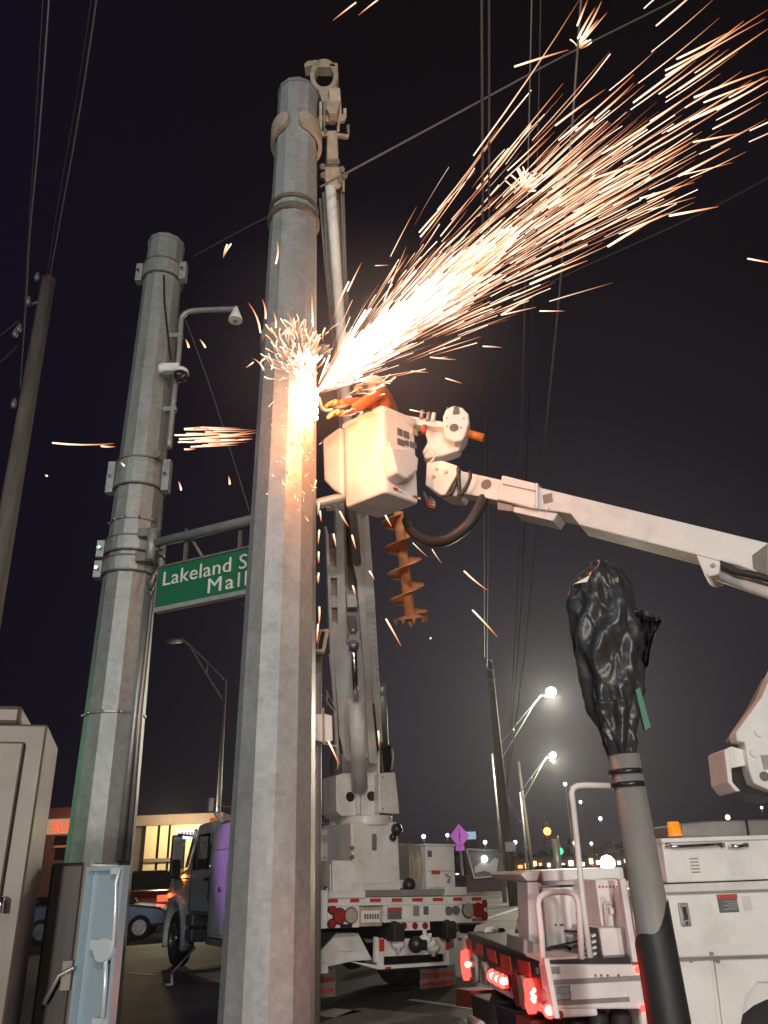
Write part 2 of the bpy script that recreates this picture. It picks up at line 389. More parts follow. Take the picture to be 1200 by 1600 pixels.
# pipe with bell sensor and dome camera
pa = thing('sensor_arm', 'thin bent pipe on the left pole carrying a bell-shaped sensor at its end', 'pipe arm', W(268, 700, 7.85))
c = MB(); c.tube(smooth_path([W(264, 700, 7.9), W(272, 620, 7.9), W(279, 560, 7.9), W(283, 505, 7.9), W(287, 492, 7.88), W(300, 486, 7.86), W(330, 484, 7.8), W(370, 483, 7.7)], 5), .034, 10); c.build('pipe', M['galv2'], pa)
c = MB(); a = W(369, 480, 7.7)
c.tube([a, a - V((0, 0, .07)), a - V((0, 0, .18)), a - V((0, 0, .21))], [.025, .045, .085, .088], 14); o = c.build('bell_sensor', M['white2'], pa)
c = MB(); c.cyl(a - V((0, 0, .205)), a - V((0, 0, .225)), .03, 10); c.build('sensor_eye', M['grey'], o)
for py in (525, 640):
    c = MB(); q = W(281 if py < 600 else 271, py, 7.9); c.box(q.x - .16, q.x + .04, q.y - .03, q.y + .03, q.z - .03, q.z + .03); c.build('bracket', M['galv2'], pa)
dc = thing('dome_camera', 'small dark dome camera on a white bracket on the left pole', 'camera', W(270, 582, 7.7))
q = W(262, 576, 7.66)
c = MB(); c.box(q.x - .08, q.x + .14, q.y - .04, q.y + .05, q.z - .05, q.z + .06); c.cyl(q + V((-.1, 0, 0)), q + V((-.04, 0, 0)), .06, 10); c.build('bracket', M['white2'], dc, bevel=.01)
q = W(283, 579, 7.62)
c = MB(); c.tube([q + V((0, 0, .04)), q, q - V((0, 0, .05))], [.04, .085, .10], 14); c.build('housing', M['white2'], dc)
c = MB(); c.ball(q - V((0, 0, .08)), .09, 14, 8); c.build('dome', M['glass'], dc)

# mast arm with street sign
za = W(240, 848, 7.75).z
A0 = W(238, 850, 7.72); A1 = WZ(395, 808, za); adir = (A1 - A0).normalized(); adir.z = 0; adir.normalize()
ar = thing('mast_arm', 'horizontal galvanised arm reaching right from the left pole above the green street sign', 'sign arm', A0)
c = MB(); c.tube([A0, A0 + adir * 2.6], .052, 12); c.build('tube', M['galv2'], ar)
c = MB(); c.cyl(A0 + V((.0, -.02, .16)), A0 + V((0, -.02, -.20)), .055, 12); c.build('hinge_post', M['galv2'], ar)
for dz in (.13, -.16):
    c = MB(); q = A0 + V((-.06, .02, dz)); c.box(q.x - .10, q.x + .10, q.y - .06, q.y + .06, q.z - .05, q.z + .05); c.build('clamp', M['galv_dark'], ar, bevel=.01)
SP = Plane(A0 + V((0, .02, 0)) - adir.cross(V((0, 0, 1))) * 0, adir)
sg = thing('street_name_sign', 'green street name sign reading Lakeland Square Mall hanging beside the left pole', 'street sign', SP.p(243, 950))
ua, va = SP.uv(243, 952); ub, vb = SP.uv(389, 868); _, vt = SP.uv(246, 889)
hgt = vt - va
UW = (ub - ua) / .60
def sbox(name, u0, u1, v0, v1, d0, d1, m, par=None, lab=None):
    c = MB(); c.hexa([SP.at(u0, v0, d0), SP.at(u1, v0, d0), SP.at(u1, v0, d1), SP.at(u0, v0, d1), SP.at(u0, v1, d0), SP.at(u1, v1, d0), SP.at(u1, v1, d1), SP.at(u0, v1, d1)])
    return c.build(name, m, par or sg, lab)
sbox('panel', ua, ua + UW, va + .02, vt, 0, -.03, M['sign'])
sbox('lower_rail', ua - .02, ua + UW + .02, va - .035, va + .012, .015, -.06, M['galv'])
sbox('upper_rail', ua - .01, ua + UW + .01, vt + .004, vt + .025, .01, -.05, M['galv_dark'])
sbox('end_rail', ua - .016, ua - .003, va + .014, vt, .008, -.04, M['galv_dark'])
def text(body, size, origin, u, v, nrmv, par, name, m, ext=.004, xs=1.0, align='LEFT', space=1.0, fit=None):
    cu = bpy.data.curves.new(name, 'FONT'); cu.body = body; cu.size = size; cu.extrude = ext; cu.align_x = align; cu.space_character = space; cu.offset = 0; cu.resolution_u = 3
    t = bpy.data.objects.new('t', cu); COL.objects.link(t); dg = bpy.context.evaluated_depsgraph_get()
    me = bpy.data.meshes.new_from_object(t.evaluated_get(dg)); bpy.data.objects.remove(t); me.name = name
    if fit:
        x0 = min(q_.co.x for q_ in me.vertices); pass
        xs = fit[1] / (max(q_.co.x for q_ in me.vertices) - x0)
        for q_ in me.vertices: q_.co.x -= x0
    for vt_ in me.vertices:
        x, y, z = vt_.co; vt_.co = V(origin) + u * x * xs + v * y + nrmv * z - ORG[par.name]
    bm = bmesh.new(); bm.from_mesh(me); bmesh.ops.remove_doubles(bm, verts=bm.verts[:], dist=1e-5); bm.verts.ensure_lookup_table(); seen = set(); o = None
    for v0 in bm.verts:
        if v0.index in seen: continue
        st = [v0]; isl = []; seen.add(v0.index)
        while st:
            q = st.pop(); isl.append(q)
            for e in q.link_edges:
                w_ = e.other_vert(q)
                if w_.index not in seen: seen.add(w_.index); st.append(w_)
        mp = {q.index: i for i, q in enumerate(isl)}; fcs = {f for q in isl for f in q.link_faces}
        m2 = bpy.data.meshes.new(name); m2.from_pydata([tuple(q.co) for q in isl], [], [[mp[x.index] for x in f.verts] for f in fcs]); m2.materials.append(m)
        o = bpy.data.objects.new(name, m2); COL.objects.link(o); o.parent = par; ORG[o.name] = ORG[par.name]
    bm.free(); return o
ul, vl = SP.uv(255, 918); ur, _ = SP.uv(358, 895)
text('Lakeland Square', hgt * .50, SP.at(ul, va + hgt * .53, .008), SP.u, SP.v, SP.n, sg, 'letter', M['letter'], fit=(1, (ur - ul) * 1.96), space=1.04)
um, _ = SP.uv(325, 930); un, _ = SP.uv(386, 915)
text('Mall', hgt * .50, SP.at(um, va + hgt * .12, .008), SP.u, SP.v, SP.n, sg, 'letter', M['letter'], fit=(1, un - um), space=1.22)
for px in (288, 372):
    u_, _ = SP.uv(px, 850)
    sbox('hanger', u_ - .02, u_ + .02, vt, SP.uv(px, 828)[1], -.02, -.05, M['galv_dark'])
br = MB(); br.tube([SP.p(290, 826, -.05), SP.p(318, 873, -.05)], .018, 6); br.build('brace', M['galv_dark'], ar)
br = MB(); br.tube([SP.p(364, 930, -.10), SP.p(384, 948, -.5)], .018, 6); br.build('brace', M['galv_dark'], ar)

# ------------------------------------------------------------------ controller cabinets on the left
# big aluminium cabinet
b1 = thing('controller_cabinet', 'big tall brushed aluminium traffic cabinet with a sloping cap at the left edge', 'cabinet', (-1.25, 2.2, 0))
FA = W(75, 1132, 2.2); FB_ = WZ(91, 1168, FA.z); fd = (FB_ - FA); FDEP = fd.length; fd.normalize()
F = Plane(FA, (fd.y, -fd.x, 0)); cx = 0.0; top = 0.0; bot = -FA.z + .14
def fbox(mb, u0, u1, v0, v1, d0, d1, P_): return mb.hexa([P_.at(u0, v0, d0), P_.at(u1, v0, d0), P_.at(u1, v0, d1), P_.at(u0, v0, d1), P_.at(u0, v1, d0), P_.at(u1, v1, d0), P_.at(u1, v1, d1), P_.at(u0, v1, d1)])
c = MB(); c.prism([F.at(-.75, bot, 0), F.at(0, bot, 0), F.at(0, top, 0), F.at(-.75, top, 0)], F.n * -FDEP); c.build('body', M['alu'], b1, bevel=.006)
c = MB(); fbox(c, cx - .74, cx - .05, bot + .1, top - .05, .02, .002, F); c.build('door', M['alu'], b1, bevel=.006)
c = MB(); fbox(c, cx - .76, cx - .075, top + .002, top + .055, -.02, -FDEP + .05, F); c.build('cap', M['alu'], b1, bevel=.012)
c = MB(); q = F.p(4, 1405, .03); c.tube([q, q + F.n * .03, q + F.n * .03 + V((0, 0, -.03))], .008, 8); c.build('handle', M['chrome'], b1)
c = MB(); fbox(c, cx - .8, cx + .05, bot - .14, bot, .05, -FDEP - .06, F); c.build('plinth', M['concrete'], b1)
# dark cabinet
G = Plane(W(100, 1450, 2.6), (1, .12, 0))
b2 = thing('small_cabinet', 'dark bronze equipment cabinet with its side door swung open and a lever handle', 'cabinet', (-.95, 2.6, 0))
u0, v0 = G.uv(48, 1600); u1, v1 = G.uv(139, 1347)
zb = -G.o.z + .14
c = MB(); fbox(c, G.uv(60, 1500)[0], u1 - .01, zb, v1, 0, -.5, G); c.build('body', M['cabdark'], b2, bevel=.01)
c = MB(); fbox(c, u1 - .012, u1 + .004, zb, v1 + .004, .004, -.02, G); c.build('edge_trim', M['alu'], b2)
c = MB(); G.tube(c, [(68, 1569), (92, 1524), (113, 1513), (117, 1513)], .007, .04); c.build('lever_handle', M['steel'], b2)
c = MB(); G.rect(c, 103, 1500, 112, 1545, .03, 0); c.build('handle_plate', M['galv_dark'], b2)
# open door, inside face
D0 = G.p(139, 1350, 0); H = Plane(D0, (1, -.35, 0))
ud, vd = H.uv(197, 1352); 
c = MB(); fbox(c, .012, ud - .012, -1.35, vd - .012, -.012, -.02, H); o = c.build('open_door', M['doorin'], b2, 'open door with bluish light painted into its bare metal inside')
for (a0, a1, b0, b1_) in ((0, .011, -1.36, vd), (ud - .012, ud, -1.36, vd), (.011, ud - .012, vd - .013, vd), (.011, ud - .012, -1.36, -1.351)):
    c = MB(); fbox(c, a0, a1, b0, b1_, .010, -.022, H); c.build('door_flange', M['doorin'], o)
def hp(x, y, d=.02): return H.p(x, y, d)
c = MB(); c.tube([hp(187, 1357), hp(181, 1380), hp(180, 1424), hp(177, 1480), hp(171, 1484)], .006, 8); c.build('latch_rod', M['latch'], o)
c = MB(); c.tube([hp(166, 1482), hp(164, 1540), hp(160, 1592)], .007, 8); c.build('latch_rod', M['latch'], o)
c = MB(); H.disc(c, 171, 1483, .03, .035, -.01); H.rect(c, 168, 1470, 176, 1496, .03, 0); c.build('latch_cam', M['latch'], o)
c = MB(); H.rect(c, 150, 1467, 165, 1484, .03, -.01); c.build('lock_box', M['latch'], o, bevel=.004)
c = MB(); H.rect(c, 152, 1486, 160, 1495, .02, -.01); c.build('lock_box', M['steel'], o, bevel=.003)
c = MB(); H.rect(c, 180, 1356, 189, 1366, .02, -.01); c.build('rod_guide', M['latch'], o)
c = MB(); H.rect(c, 155, 1588, 168, 1600, .03, -.01); c.build('rod_guide', M['latch'], o)

# ------------------------------------------------------------------ bagged pedestrian signal on its post
PB = W(1047, 1600, 3.0); PT = W(975, 1180, 3.0); dd = PT - PB; P0 = PB - dd * (PB.z / dd.z)
pd = thing('pedestal_signal', 'pedestrian signal head wrapped in torn black plastic on a leaning round post', 'covered signal', P0)
c = MB(); c.tube([P0, PT], .069, 24, .056); c.build('post', M['post'], pd)
q0 = P0; q1 = W(1003, 1420, 3.0)
for i, py in enumerate((1208, 1228)):
    q = W(978 + i * 4, py, 3.0); q2 = q + dd.normalized() * .012
    c = MB(); c.cyl(q - dd.normalized() * .006, q2, .063, 24); c.build('strap', M['blackp'], pd)
# dull black shell over the lower part of the post, uneven top edge
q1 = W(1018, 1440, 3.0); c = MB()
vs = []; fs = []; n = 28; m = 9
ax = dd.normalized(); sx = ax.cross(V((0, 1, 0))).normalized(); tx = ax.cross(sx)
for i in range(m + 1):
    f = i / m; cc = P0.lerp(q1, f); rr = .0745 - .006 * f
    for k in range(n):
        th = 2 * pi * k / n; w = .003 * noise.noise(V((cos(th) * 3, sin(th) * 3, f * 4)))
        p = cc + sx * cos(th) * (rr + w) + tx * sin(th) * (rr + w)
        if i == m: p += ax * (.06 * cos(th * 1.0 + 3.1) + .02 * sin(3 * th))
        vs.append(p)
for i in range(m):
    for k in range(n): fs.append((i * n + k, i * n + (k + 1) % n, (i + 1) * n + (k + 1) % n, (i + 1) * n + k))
c.add(vs, fs, True); c.build('lower_dark_shell', M['post_shell'], pd)
# bag
rows = [(878, 925, 952), (886, 920, 966), (900, 902, 977), (915, 892, 984), (935, 893, 988), (960, 894, 990), (985, 897, 996), (1010, 901, 1003), (1035, 906, 1001), (1060, 911, 1000), (1085, 916, 1000), (1110, 927, 996), (1130, 938, 992), (1150, 946, 991), (1170, 952, 990), (1188, 957, 990)]
c = MB(); vs = []; fs = []; n = 120; k2 = 8
rr_ = []
for i in range(len(rows) - 1):
    for j in range(k2):
        t = j / k2; rr_.append(tuple(rows[i][q] * (1 - t) + rows[i + 1][q] * t for q in range(3)))
rr_.append(rows[-1])
for i, (y, xl, xr) in enumerate(rr_):
    a = W(xl, y, 3.0); b_ = W(xr, y, 3.0); cc = (a + b_) / 2; hw = (b_ - a).length / 2; dp = hw * (.95 if y > 1100 else .75)
    for k in range(n):
        th = 2 * pi * k / n; d = V((cos(th), sin(th), 0))
        p = cc + V((cos(th) * hw, sin(th) * dp, 0))
        pz = V((p.x * 26, p.y * 26, p.z * 9)); cr = noise.noise(p * 8) * .026 + (1 - abs(noise.noise(pz)) * 2.2) * .010 + .009 * math.sin(th * 7 + y * .045 + 3 * noise.noise(p * 5)) - .006 * abs(noise.noise(p * 30))
        vs.append(p + d * cr * (1 if 0 < i else .4))
m = len(rr_)
for i in range(m - 1):
    for k in range(n): fs.append((i * n + k, i * n + (k + 1) % n, (i + 1) * n + (k + 1) % n, (i + 1) * n + k))
fs.append(list(range(n))); fs.append([(m - 1) * n + k for k in range(n)][::-1])
c.add(vs, fs, True); c.build('plastic_bag', M['bag'], pd)
# loose flap to the right
fl = [[(990, 948), (1008, 955), (1022, 960), (1038, 968)], [(988, 962), (1006, 975), (1018, 974), (1033, 972)], [(990, 990), (1004, 996), (1018, 992), (1028, 982)], [(992, 1010), (1006, 1014), (1016, 1008), (1022, 996)], [(994, 1030), (1005, 1038), (1013, 1030), (1017, 1012)], [(995, 1046), (1001, 1052), (1008, 1048), (1013, 1040)]]
c = MB(); vs = []; fs = []; U, VV = 10, 16
for j in range(VV):
    fj = j / (VV - 1) * 5; j0 = min(int(fj), 4); tj = fj - j0
    for i in range(U):
        fi = i / (U - 1) * 3; i0 = min(int(fi), 2); ti = fi - i0
        x = sum(w * fl[j0 + a][i0 + b_][0] for a, b_, w in ((0, 0, (1 - tj) * (1 - ti)), (0, 1, (1 - tj) * ti), (1, 0, tj * (1 - ti)), (1, 1, tj * ti)))
        y = sum(w * fl[j0 + a][i0 + b_][1] for a, b_, w in ((0, 0, (1 - tj) * (1 - ti)), (0, 1, (1 - tj) * ti), (1, 0, tj * (1 - ti)), (1, 1, tj * ti)))
        p = W(x, y, 3.0 - .03 * sin(i * 1.9 + j * .6) - .02 * sin(j * 1.3)); vs.append(p)
o0 = len(vs)
for p in vs[:o0]: vs.append(p + V((0, .004, 0)))
for j in range(VV - 1):
    for i in range(U - 1):
        a = j * U + i; fs.append((a, a + 1, a + U + 1, a + U)); fs.append((o0 + a, o0 + a + U, o0 + a + U + 1, o0 + a + 1))
c.add(vs, fs); c.build('torn_flap', M['bag'], pd)
c = MB(); PP = Plane(W(960, 950, 2.93), (1, 0, 0)); PP.poly(c, [(897, 912), (925, 897), (926, 908)], 0, -.05); c.build('housing_corner', M['hat'], pd, 'exposed peach-coloured corner of the signal housing')
c = MB(); PP.poly(c, [(993, 1078), (1000, 1074), (1017, 1136), (1008, 1141)], 0, -.02); c.build('green_tag', M['sign'], pd, 'bright green strip sticking out below the bag')
# ------------------------------------------------------------------ digger derrick truck
YAW = R(30); DO = V((.26, 11.8, 0)); dr = V((cos(YAW), sin(YAW), 0)); df = V((-sin(YAW), cos(YAW), 0))
def D(r, f, z): return DO + dr * r + df * f + V((0, 0, z - .036 * (r + 1.22)))
du = (D(1, 0, 1) - D(0, 0, 1)).normalized()
RP = Plane(D(0, 0, 1.2), du)                 # rear plane
def RPf(f): return Plane(D(0, f, 1.2), du)
SL = Plane(D(-1.22, 3, 1.2), df)             # left side plane
dt = thing('digger_derrick_truck', 'white digger derrick truck parked behind the centre pole with its tall boom raised', 'utility truck', DO)
def pbox(P_, x0, y0, x1, y1, d0, d1, name, m, par=dt, bev=.008, label=None, ref=0):
    c = MB(); P_.rect(c, x0, y0, x1, y1, d0, d1, ref); return c.build(name, M[m], par, label, bevel=bev)
def ppoly(P_, pts, d0, d1, name, m, par=dt, bev=.008, label=None, ref=None):
    c = MB(); P_.poly(c, pts, d0, d1, ref); return c.build(name, M[m], par, label, bevel=bev)
def pdisc(P_, x, y, r, name, m, par, d0=.02, d1=-.01, ref=0, label=None):
    c = MB(); P_.disc(c, x, y, r, d0, d1, 20, ref); return c.build(name, M[m], par, label)
def dbox(r0, r1, f0, f1, z0, z1, name, m, par=dt, bev=.012, label=None):
    c = MB(); c.box(r0, r1, f0, f1, z0, z1, D); return c.build(name, M[m], par, label, bevel=bev)
# chassis
for r in (-.42, .42): dbox(r - .045, r + .045, -.05, 8.6, .78, 1.02, 'chassis_rail', 'blackp')
deck = dbox(-1.2, 1.2, .06, 5.4, 1.10, 1.22, 'deck', 'grey')
# tail rail with tapes
rail = pbox(RP, 512, 1403, 759, 1412, .05, -.06, 'tail_rail', 'white', bev=.006)
for a, b in ((512, 528), (547, 561), (578, 595), (612, 628), (644, 660), (676, 692), (708, 722), (737, 752)):
    c = MB(); u0, v0 = RP.uv(a, 1407, .05); u1, _ = RP.uv(b, 1404, .05); va_, vb_ = RP.uv(512, 1412, .0)[1], RP.uv(512, 1403, .0)[1]
    c.hexa([RP.at(u, v, d) for v in (va_ + .012, vb_ - .012) for u, d in ((u0, .056), (u1, .056), (u1, .052), (u0, .052))]); c.build('red_tape', M['redtape'], rail)
pbox(RP, 511, 1392, 566, 1403, .09, -.12, 'end_step', 'white')
lb = pbox(RP, 512, 1415, 560, 1449, .03, -.10, 'left_light_box', 'white')
for x, y, r, m in ((518.5, 1421, .045, 'redlens'), (530, 1431.5, .085, 'redlens'), (548, 1430.5, .085, 'clearlens'), (518, 1443.5, .045, 'redlens')):
    o = pdisc(RP, x, y, r, 'tail_lamp', m, lb, .055, .02, ref=.03); pdisc(RP, x, y, r + .014, 'lamp_bezel', 'blackp', lb, .045, .02, ref=.03)
pbox(RP, 530, 1444, 548, 1449, .04, .02, 'reflector_slot', 'blackp', lb, 0)
pbox(RP, 560, 1417, 597, 1447, .0, -.08, 'plate_recess', 'tan')
lpz = pbox(RP, 564, 1423, 592, 1441, .02, .0, 'licence_plate', 'whitetape', bev=.003)
for i in range(6): pbox(RP, 568 + i * 4, 1428, 570.6 + i * 4, 1436, .024, .019, 'plate_character', 'decal', lpz, 0)
ce = pbox(RP, 597, 1411, 695, 1439, .04, -.10, 'centre_panel', 'white')
for a in ((603, 1418, 625, 1436, 'decal'), (603, 1418.5, 625, 1422.5, 'decalred'), (643, 1415, 652.5, 1431, 'grey'), (659, 1416, 667, 1429, 'decal'), (628, 1418, 638, 1434, 'whitetape')):
    pbox(RP, a[0], a[1], a[2], a[3], .046 if a[4] != 'decalred' else .05, .03, 'decal', a[4], ce, 0)
st = pbox(RP, 625, 1440.5, 671, 1453, .02, -.05, 'marker_strip', 'white')
for x in (631, 648, 664): o = pdisc(RP, x, 1446.5, .042, 'marker_lamp', 'redlens', st, .035, .01, ref=.02)
rb = pbox(RP, 695, 1406, 760, 1441, .03, -.10, 'right_light_box', 'white')
for x, y, r, m in ((731, 1422, .09, 'clearlens'), (746, 1421, .09, 'redlens'), (755.5, 1411, .045, 'redlens'), (756.5, 1431, .045, 'redlens')):
    o = pdisc(RP, x, y, r, 'tail_lamp', m, rb, .055, .02, ref=.03); pdisc(RP, x, y, r + .014, 'lamp_bezel', 'blackp', rb, .045, .02, ref=.03)
for x, y in ((700, 1423), (711, 1422)): o = pdisc(RP, x, y, .055, 'trailer_socket', 'decal', rb, .07, .02, ref=.03)
pbox(RP, 735, 1435, 752, 1439, .04, .02, 'reflector_slot', 'decalred', rb, 0)
for a in ((607, 1443, 625, 1470), (689, 1439, 705, 1466)): pbox(RP, *a, .14, 0, 'rubber_bumper', 'black', bev=.02)
# underride frame and hitch
uf = pbox(RPf(.05), 591, 1466, 600, 1514, .0, -.08, 'underride_frame', 'white')
for a, m in (((587, 1464, 591.5, 1504), 'white'), ((696, 1467, 703, 1509), 'white')): pbox(RPf(.05), *a, .0, -.08, 'upright', m, uf)
for a in ((592, 1467, 600, 1486), (696, 1468, 703, 1484)): pbox(RPf(.05), *a, .012, 0, 'red_tape', 'redtape', uf, 0)
ppoly(RPf(.05), [(551, 1504), (556, 1503), (595, 1509), (700, 1503), (700, 1508), (596, 1515), (591, 1515)], .03, -.08, 'bottom_bar', 'white', uf)
ppoly(RPf(.05), [(602, 1511), (611, 1510.5), (611, 1514), (602, 1514.5)], .036, .03, 'red_tape', 'redtape', uf, 0)
pbox(RPf(.1), 598, 1468, 700, 1490, 0, -.08, 'hitch_plate', 'white', label='tan-stained hitch plate')
hh = pbox(RPf(.05), 640, 1468, 660, 1484, .14, 0, 'pintle_hitch', 'blackp', bev=.02)
c = MB(); q = RP.p(650, 1476, .16); c.ball(q, .1, 12, 8, 1, .7, 1); c.build('hook', M['blackp'], hh)
for x, y in ((622, 1475), (672, 1474), (664, 1468), (677, 1481)):
    c = MB(); q = RP.p(x, y, .0); c.ball(q, .07, 8, 6, 1.4, .7, .9); c.cyl(q + V((0, 0, -.1)), q + V((0, 0, .12)), .03, 8); c.build('shackle', M['white2'], hh)
pbox(RPf(.6), 600, 1490, 700, 1512, 0, -.1, 'axle_guard', 'blackp')
# rear wheels (duals) and flaps
def wheel(par, c0, axis, R_, w, rimm='steel', name='wheel', dual=False, hub=True):
    c = MB(); c0 = V(c0); ax = V(axis).normalized()
    prof = [(.60, -.5), (.80, -.5), (.95, -.42), (1.0, -.28), (1.0, .28), (.95, .42), (.80, .5), (.60, .5)]
    up = V((0, 0, 1)); s = ax.cross(up).normalized(); vs = []; fs = []; n = 32
    for k in range(n):
        th = 2 * pi * k / n; d = s * cos(th) + up * sin(th)
        for rr, ww in prof: vs.append(c0 + d * rr * R_ + ax * ww * w)
    m = len(prof)
    for k in range(n):
        for j in range(m): fs.append((k * m + j, k * m + (j + 1) % m, ((k + 1) % n) * m + (j + 1) % m, ((k + 1) % n) * m + j))
    c.add(vs, fs, True); o = c.build('tyre', M['tyre'], par)
    c = MB(); c.tube([c0 + ax * w * .5, c0 + ax * w * .42, c0 + ax * w * .1, c0 + ax * w * .1], [R_ * .60, R_ * .56, R_ * .5, R_ * .05], 28, cap=False); c.tube([c0 - ax * w * .5, c0 - ax * w * .42], [R_ * .60, R_ * .02], 28); c.build('rim', M[rimm], o)
    c = MB(); c.cyl(c0 + ax * w * .05, c0 + ax * w * .48, R_ * .20, 14)
    for k in range(8):
        th = 2 * pi * k / 8; q = c0 + (s * cos(th) + up * sin(th)) * R_ * .33; c.cyl(q + ax * w * .1, q + ax * w * .2, R_ * .045, 6)
    c.build('hub', M[rimm], o)
    return o
for r, sgn in ((-1.05, -1), (-.72, -1), (.72, 1), (1.05, 1)): wheel(dt, D(r, 2.0, .52 + .036 * (r + 1.22)), dr * sgn, .52, .27)
c = MB(); c.cyl(D(-1.0, 2.0, .52), D(1.0, 2.0, .56), .1, 12); c.ball(D(0, 2, .54), .24, 12, 8); c.build('rear_axle', M['blackp'], dt)
FPn = RPf(1.25)
for a in ((474, 1516, 524, 1557), (656, 1510, 713, 1543)):
    o = pbox(FPn, *a, .0, -.015, 'mud_flap', 'grey', bev=.003)
    w = a[2] - a[0]; h = a[3] - a[1]
    for t in (.32, .72):
        pbox(FPn, a[0] + w * .06, a[1] + h * t, a[2] - w * .06, a[1] + h * (t + .14), .004, -.002, 'flap_lettering', 'decalred', o, 0)
# left outrigger leg and lower white boxes
ppoly(RPf(.25), [(500, 1456), (527, 1456), (495, 1490), (488, 1494), (470, 1490)], .03, -.2, 'outrigger_leg', 'blackp')
ppoly(RPf(.4), [(526, 1458), (560, 1458), (582, 1500), (552, 1502), (500, 1513), (488, 1520), (488, 1500)], 0, -.3, 'outrigger_box', 'white')
pbox(RPf(.4), 529, 1458, 553, 1486, .03, 0, 'tool_box', 'white')
pbox(RPf(.4), 487, 1505, 508, 1520, .1, -.15, 'outrigger_foot', 'white')
pbox(RPf(.4), 708, 1442, 716, 1482, 0, -.2, 'outrigger_leg', 'white')
ppoly(RPf(.4), [(712, 1441), (757, 1441), (757, 1466), (733, 1470), (712, 1464)], 0, -.3, 'tail_frame', 'white')
ppoly(RPf(.4), [(716, 1445), (752, 1445), (752, 1460), (720, 1458)], .01, 0, 'frame_recess', 'blackp', bev=0)
pbox(RPf(.0), 488, 1391, 511, 1451, .0, -.5, 'rear_bin', 'white', label='white bin lit violet')
pbox(RPf(.0), 478, 1416, 495, 1434, .02, 0, 'bin_latch', 'blackp', bev=.004)
# ---- things on the deck
pl = RPf(.9)
c = MB(); pl.poly(c, [(548, 1285), (622, 1284), (627, 1395), (552, 1396)], .0, -.85); ped = c.build('pedestal', M['white'], dt, bevel=.03)
pbox(pl, 581, 1303, 588, 1329, .01, 0, 'serial_plate', 'grey', ped, 0)
for i in range(7): pbox(pl, 581.5, 1304.5 + i * 3.5, 587.5, 1306.3 + i * 3.5, .014, .008, 'louvre', 'decal', ped, 0)
ppoly(pl, [(560, 1359), (607, 1359), (607, 1380), (557, 1384)], .012, 0, 'inspection_panel', 'white', ped)
c = MB(); q = pl.p(620, 1296, .05); c.ball(q, .09, 10, 6); q = pl.p(614, 1308, .05); c.ball(q, .06, 10, 6); c.build('hydraulic_coupling', M['blackp'], ped)
for y in (1325, 1339, 1352): pdisc(pl, 550, y, .03, 'bolt', 'steel', ped, .02, 0)
c = MB(); q = (pl.p(565, 1281, -.4)); c.cyl(q + V((.05, 0, -.10)), q + V((.05, 0, .04)), .43, 28); c.build('turntable', M['white'], dt, bevel=.015)
tp = RPf(1.0)
tu = ppoly(tp, [(525, 1212), (536, 1208), (592, 1206), (594, 1274), (534, 1275), (526, 1268)], 0, -.55, 'turret', 'white', bev=.015)
for x, y in ((547, 1245), (580, 1244)): pdisc(tp, x, y, .072, 'turret_hole', 'blackp', tu, .006, -.01)
c = MB(); tp.poly(c, [(556, 1232), (560, 1232), (563, 1272), (558, 1272)], .05, 0); tp.poly(c, [(565, 1232), (568, 1232), (568, 1272), (564, 1272)], .05, 0); c.build('gusset', M['white'], tu)
ppoly(tp, [(590, 1206), (591, 1152), (594, 1152), (594, 1274), (590, 1274)], .06, -.5, 'turret_cheek', 'white', tu)
cv = ppoly(tp, [(592, 1208), (618, 1206), (625, 1272), (592, 1270)], .16, -.45, 'turret_cover', 'white', bev=.02)
for x, y in ((598, 1215), (598, 1264)): pdisc(tp, x, y, .012, 'screw', 'decal', cv, .17, .16, ref=.16)
ppoly(RPf(1.2), [(594, 1170), (612, 1163), (616, 1206), (597, 1210)], 0, -.4, 'winch_motor', 'blackp', bev=.03)
c = MB(); tp.tube(c, [(612, 1170), (614, 1185), (612, 1204)], .02, .1); c.build('hydraulic_hose', M['galv'], dt)
ppoly(tp, [(534, 1180), (548, 1150), (556, 1150), (556, 1214), (536, 1214)], -.05, -.5, 'boom_foot', 'grey', bev=.02)
# rope reel
c = MB(); a = pl.p(627, 1356, -.5); b_ = pl.p(640, 1356, -.5); w_ = (b_ - a); c.tube([a, a + w_ * .12, a + w_ * .13, a + w_ * .87, a + w_ * .88, a + w_], [.36, .36, .30, .30, .36, .36], 30); o = c.build('rope_reel', M['rope'], dt)
for k in range(5):
    c = MB(); q = a + w_ * (.2 + .14 * k); c.cyl(q, q + w_ * .08, .31, 30); c.build('rope_turn', M['rope'], o)
pbox(RPf(.8), 630, 1375, 645, 1388, 0, -.2, 'reel_bracket', 'white'); c = MB(); c.ball(RPf(.7).p(639, 1383), .1, 10, 8); c.build('swivel_hook', M['blackp'], dt)
rbx = pbox(RPf(1.0), 665, 1321, 712, 1391, 0, -.55, 'rear_locker', 'white')
pbox(RPf(1.0), 645, 1320, 665, 1390, -.12, -.6, 'locker_side', 'grey')
pbox(RPf(1.0), 662, 1318, 712, 1322.5, .03, -.58, 'locker_lid', 'white')
pbox(RPf(1.0), 668, 1329, 674.5, 1339, .008, 0, 'decal', 'decal', rbx, 0); pbox(RPf(1.0), 674, 1360, 687, 1366, .008, 0, 'red_tape', 'redtape', rbx, 0)
pbox(RPf(1.0), 668, 1360.5, 712, 1361.5, .004, 0, 'lid_seam', 'decal', rbx, 0)
c = MB(); RPf(1.0).tube(c, [(697, 1366), (703, 1371), (700, 1379)], .02, .03); c.build('latch_handle', M['steel'], rbx)
pbox(RPf(.5), 694, 1386, 730, 1399, 0, -.4, 'deck_chock', 'white')
ppoly(RPf(.5), [(568, 1391), (700, 1389), (690, 1399), (568, 1402)], 0, -.05, 'deck_edge', 'grey')
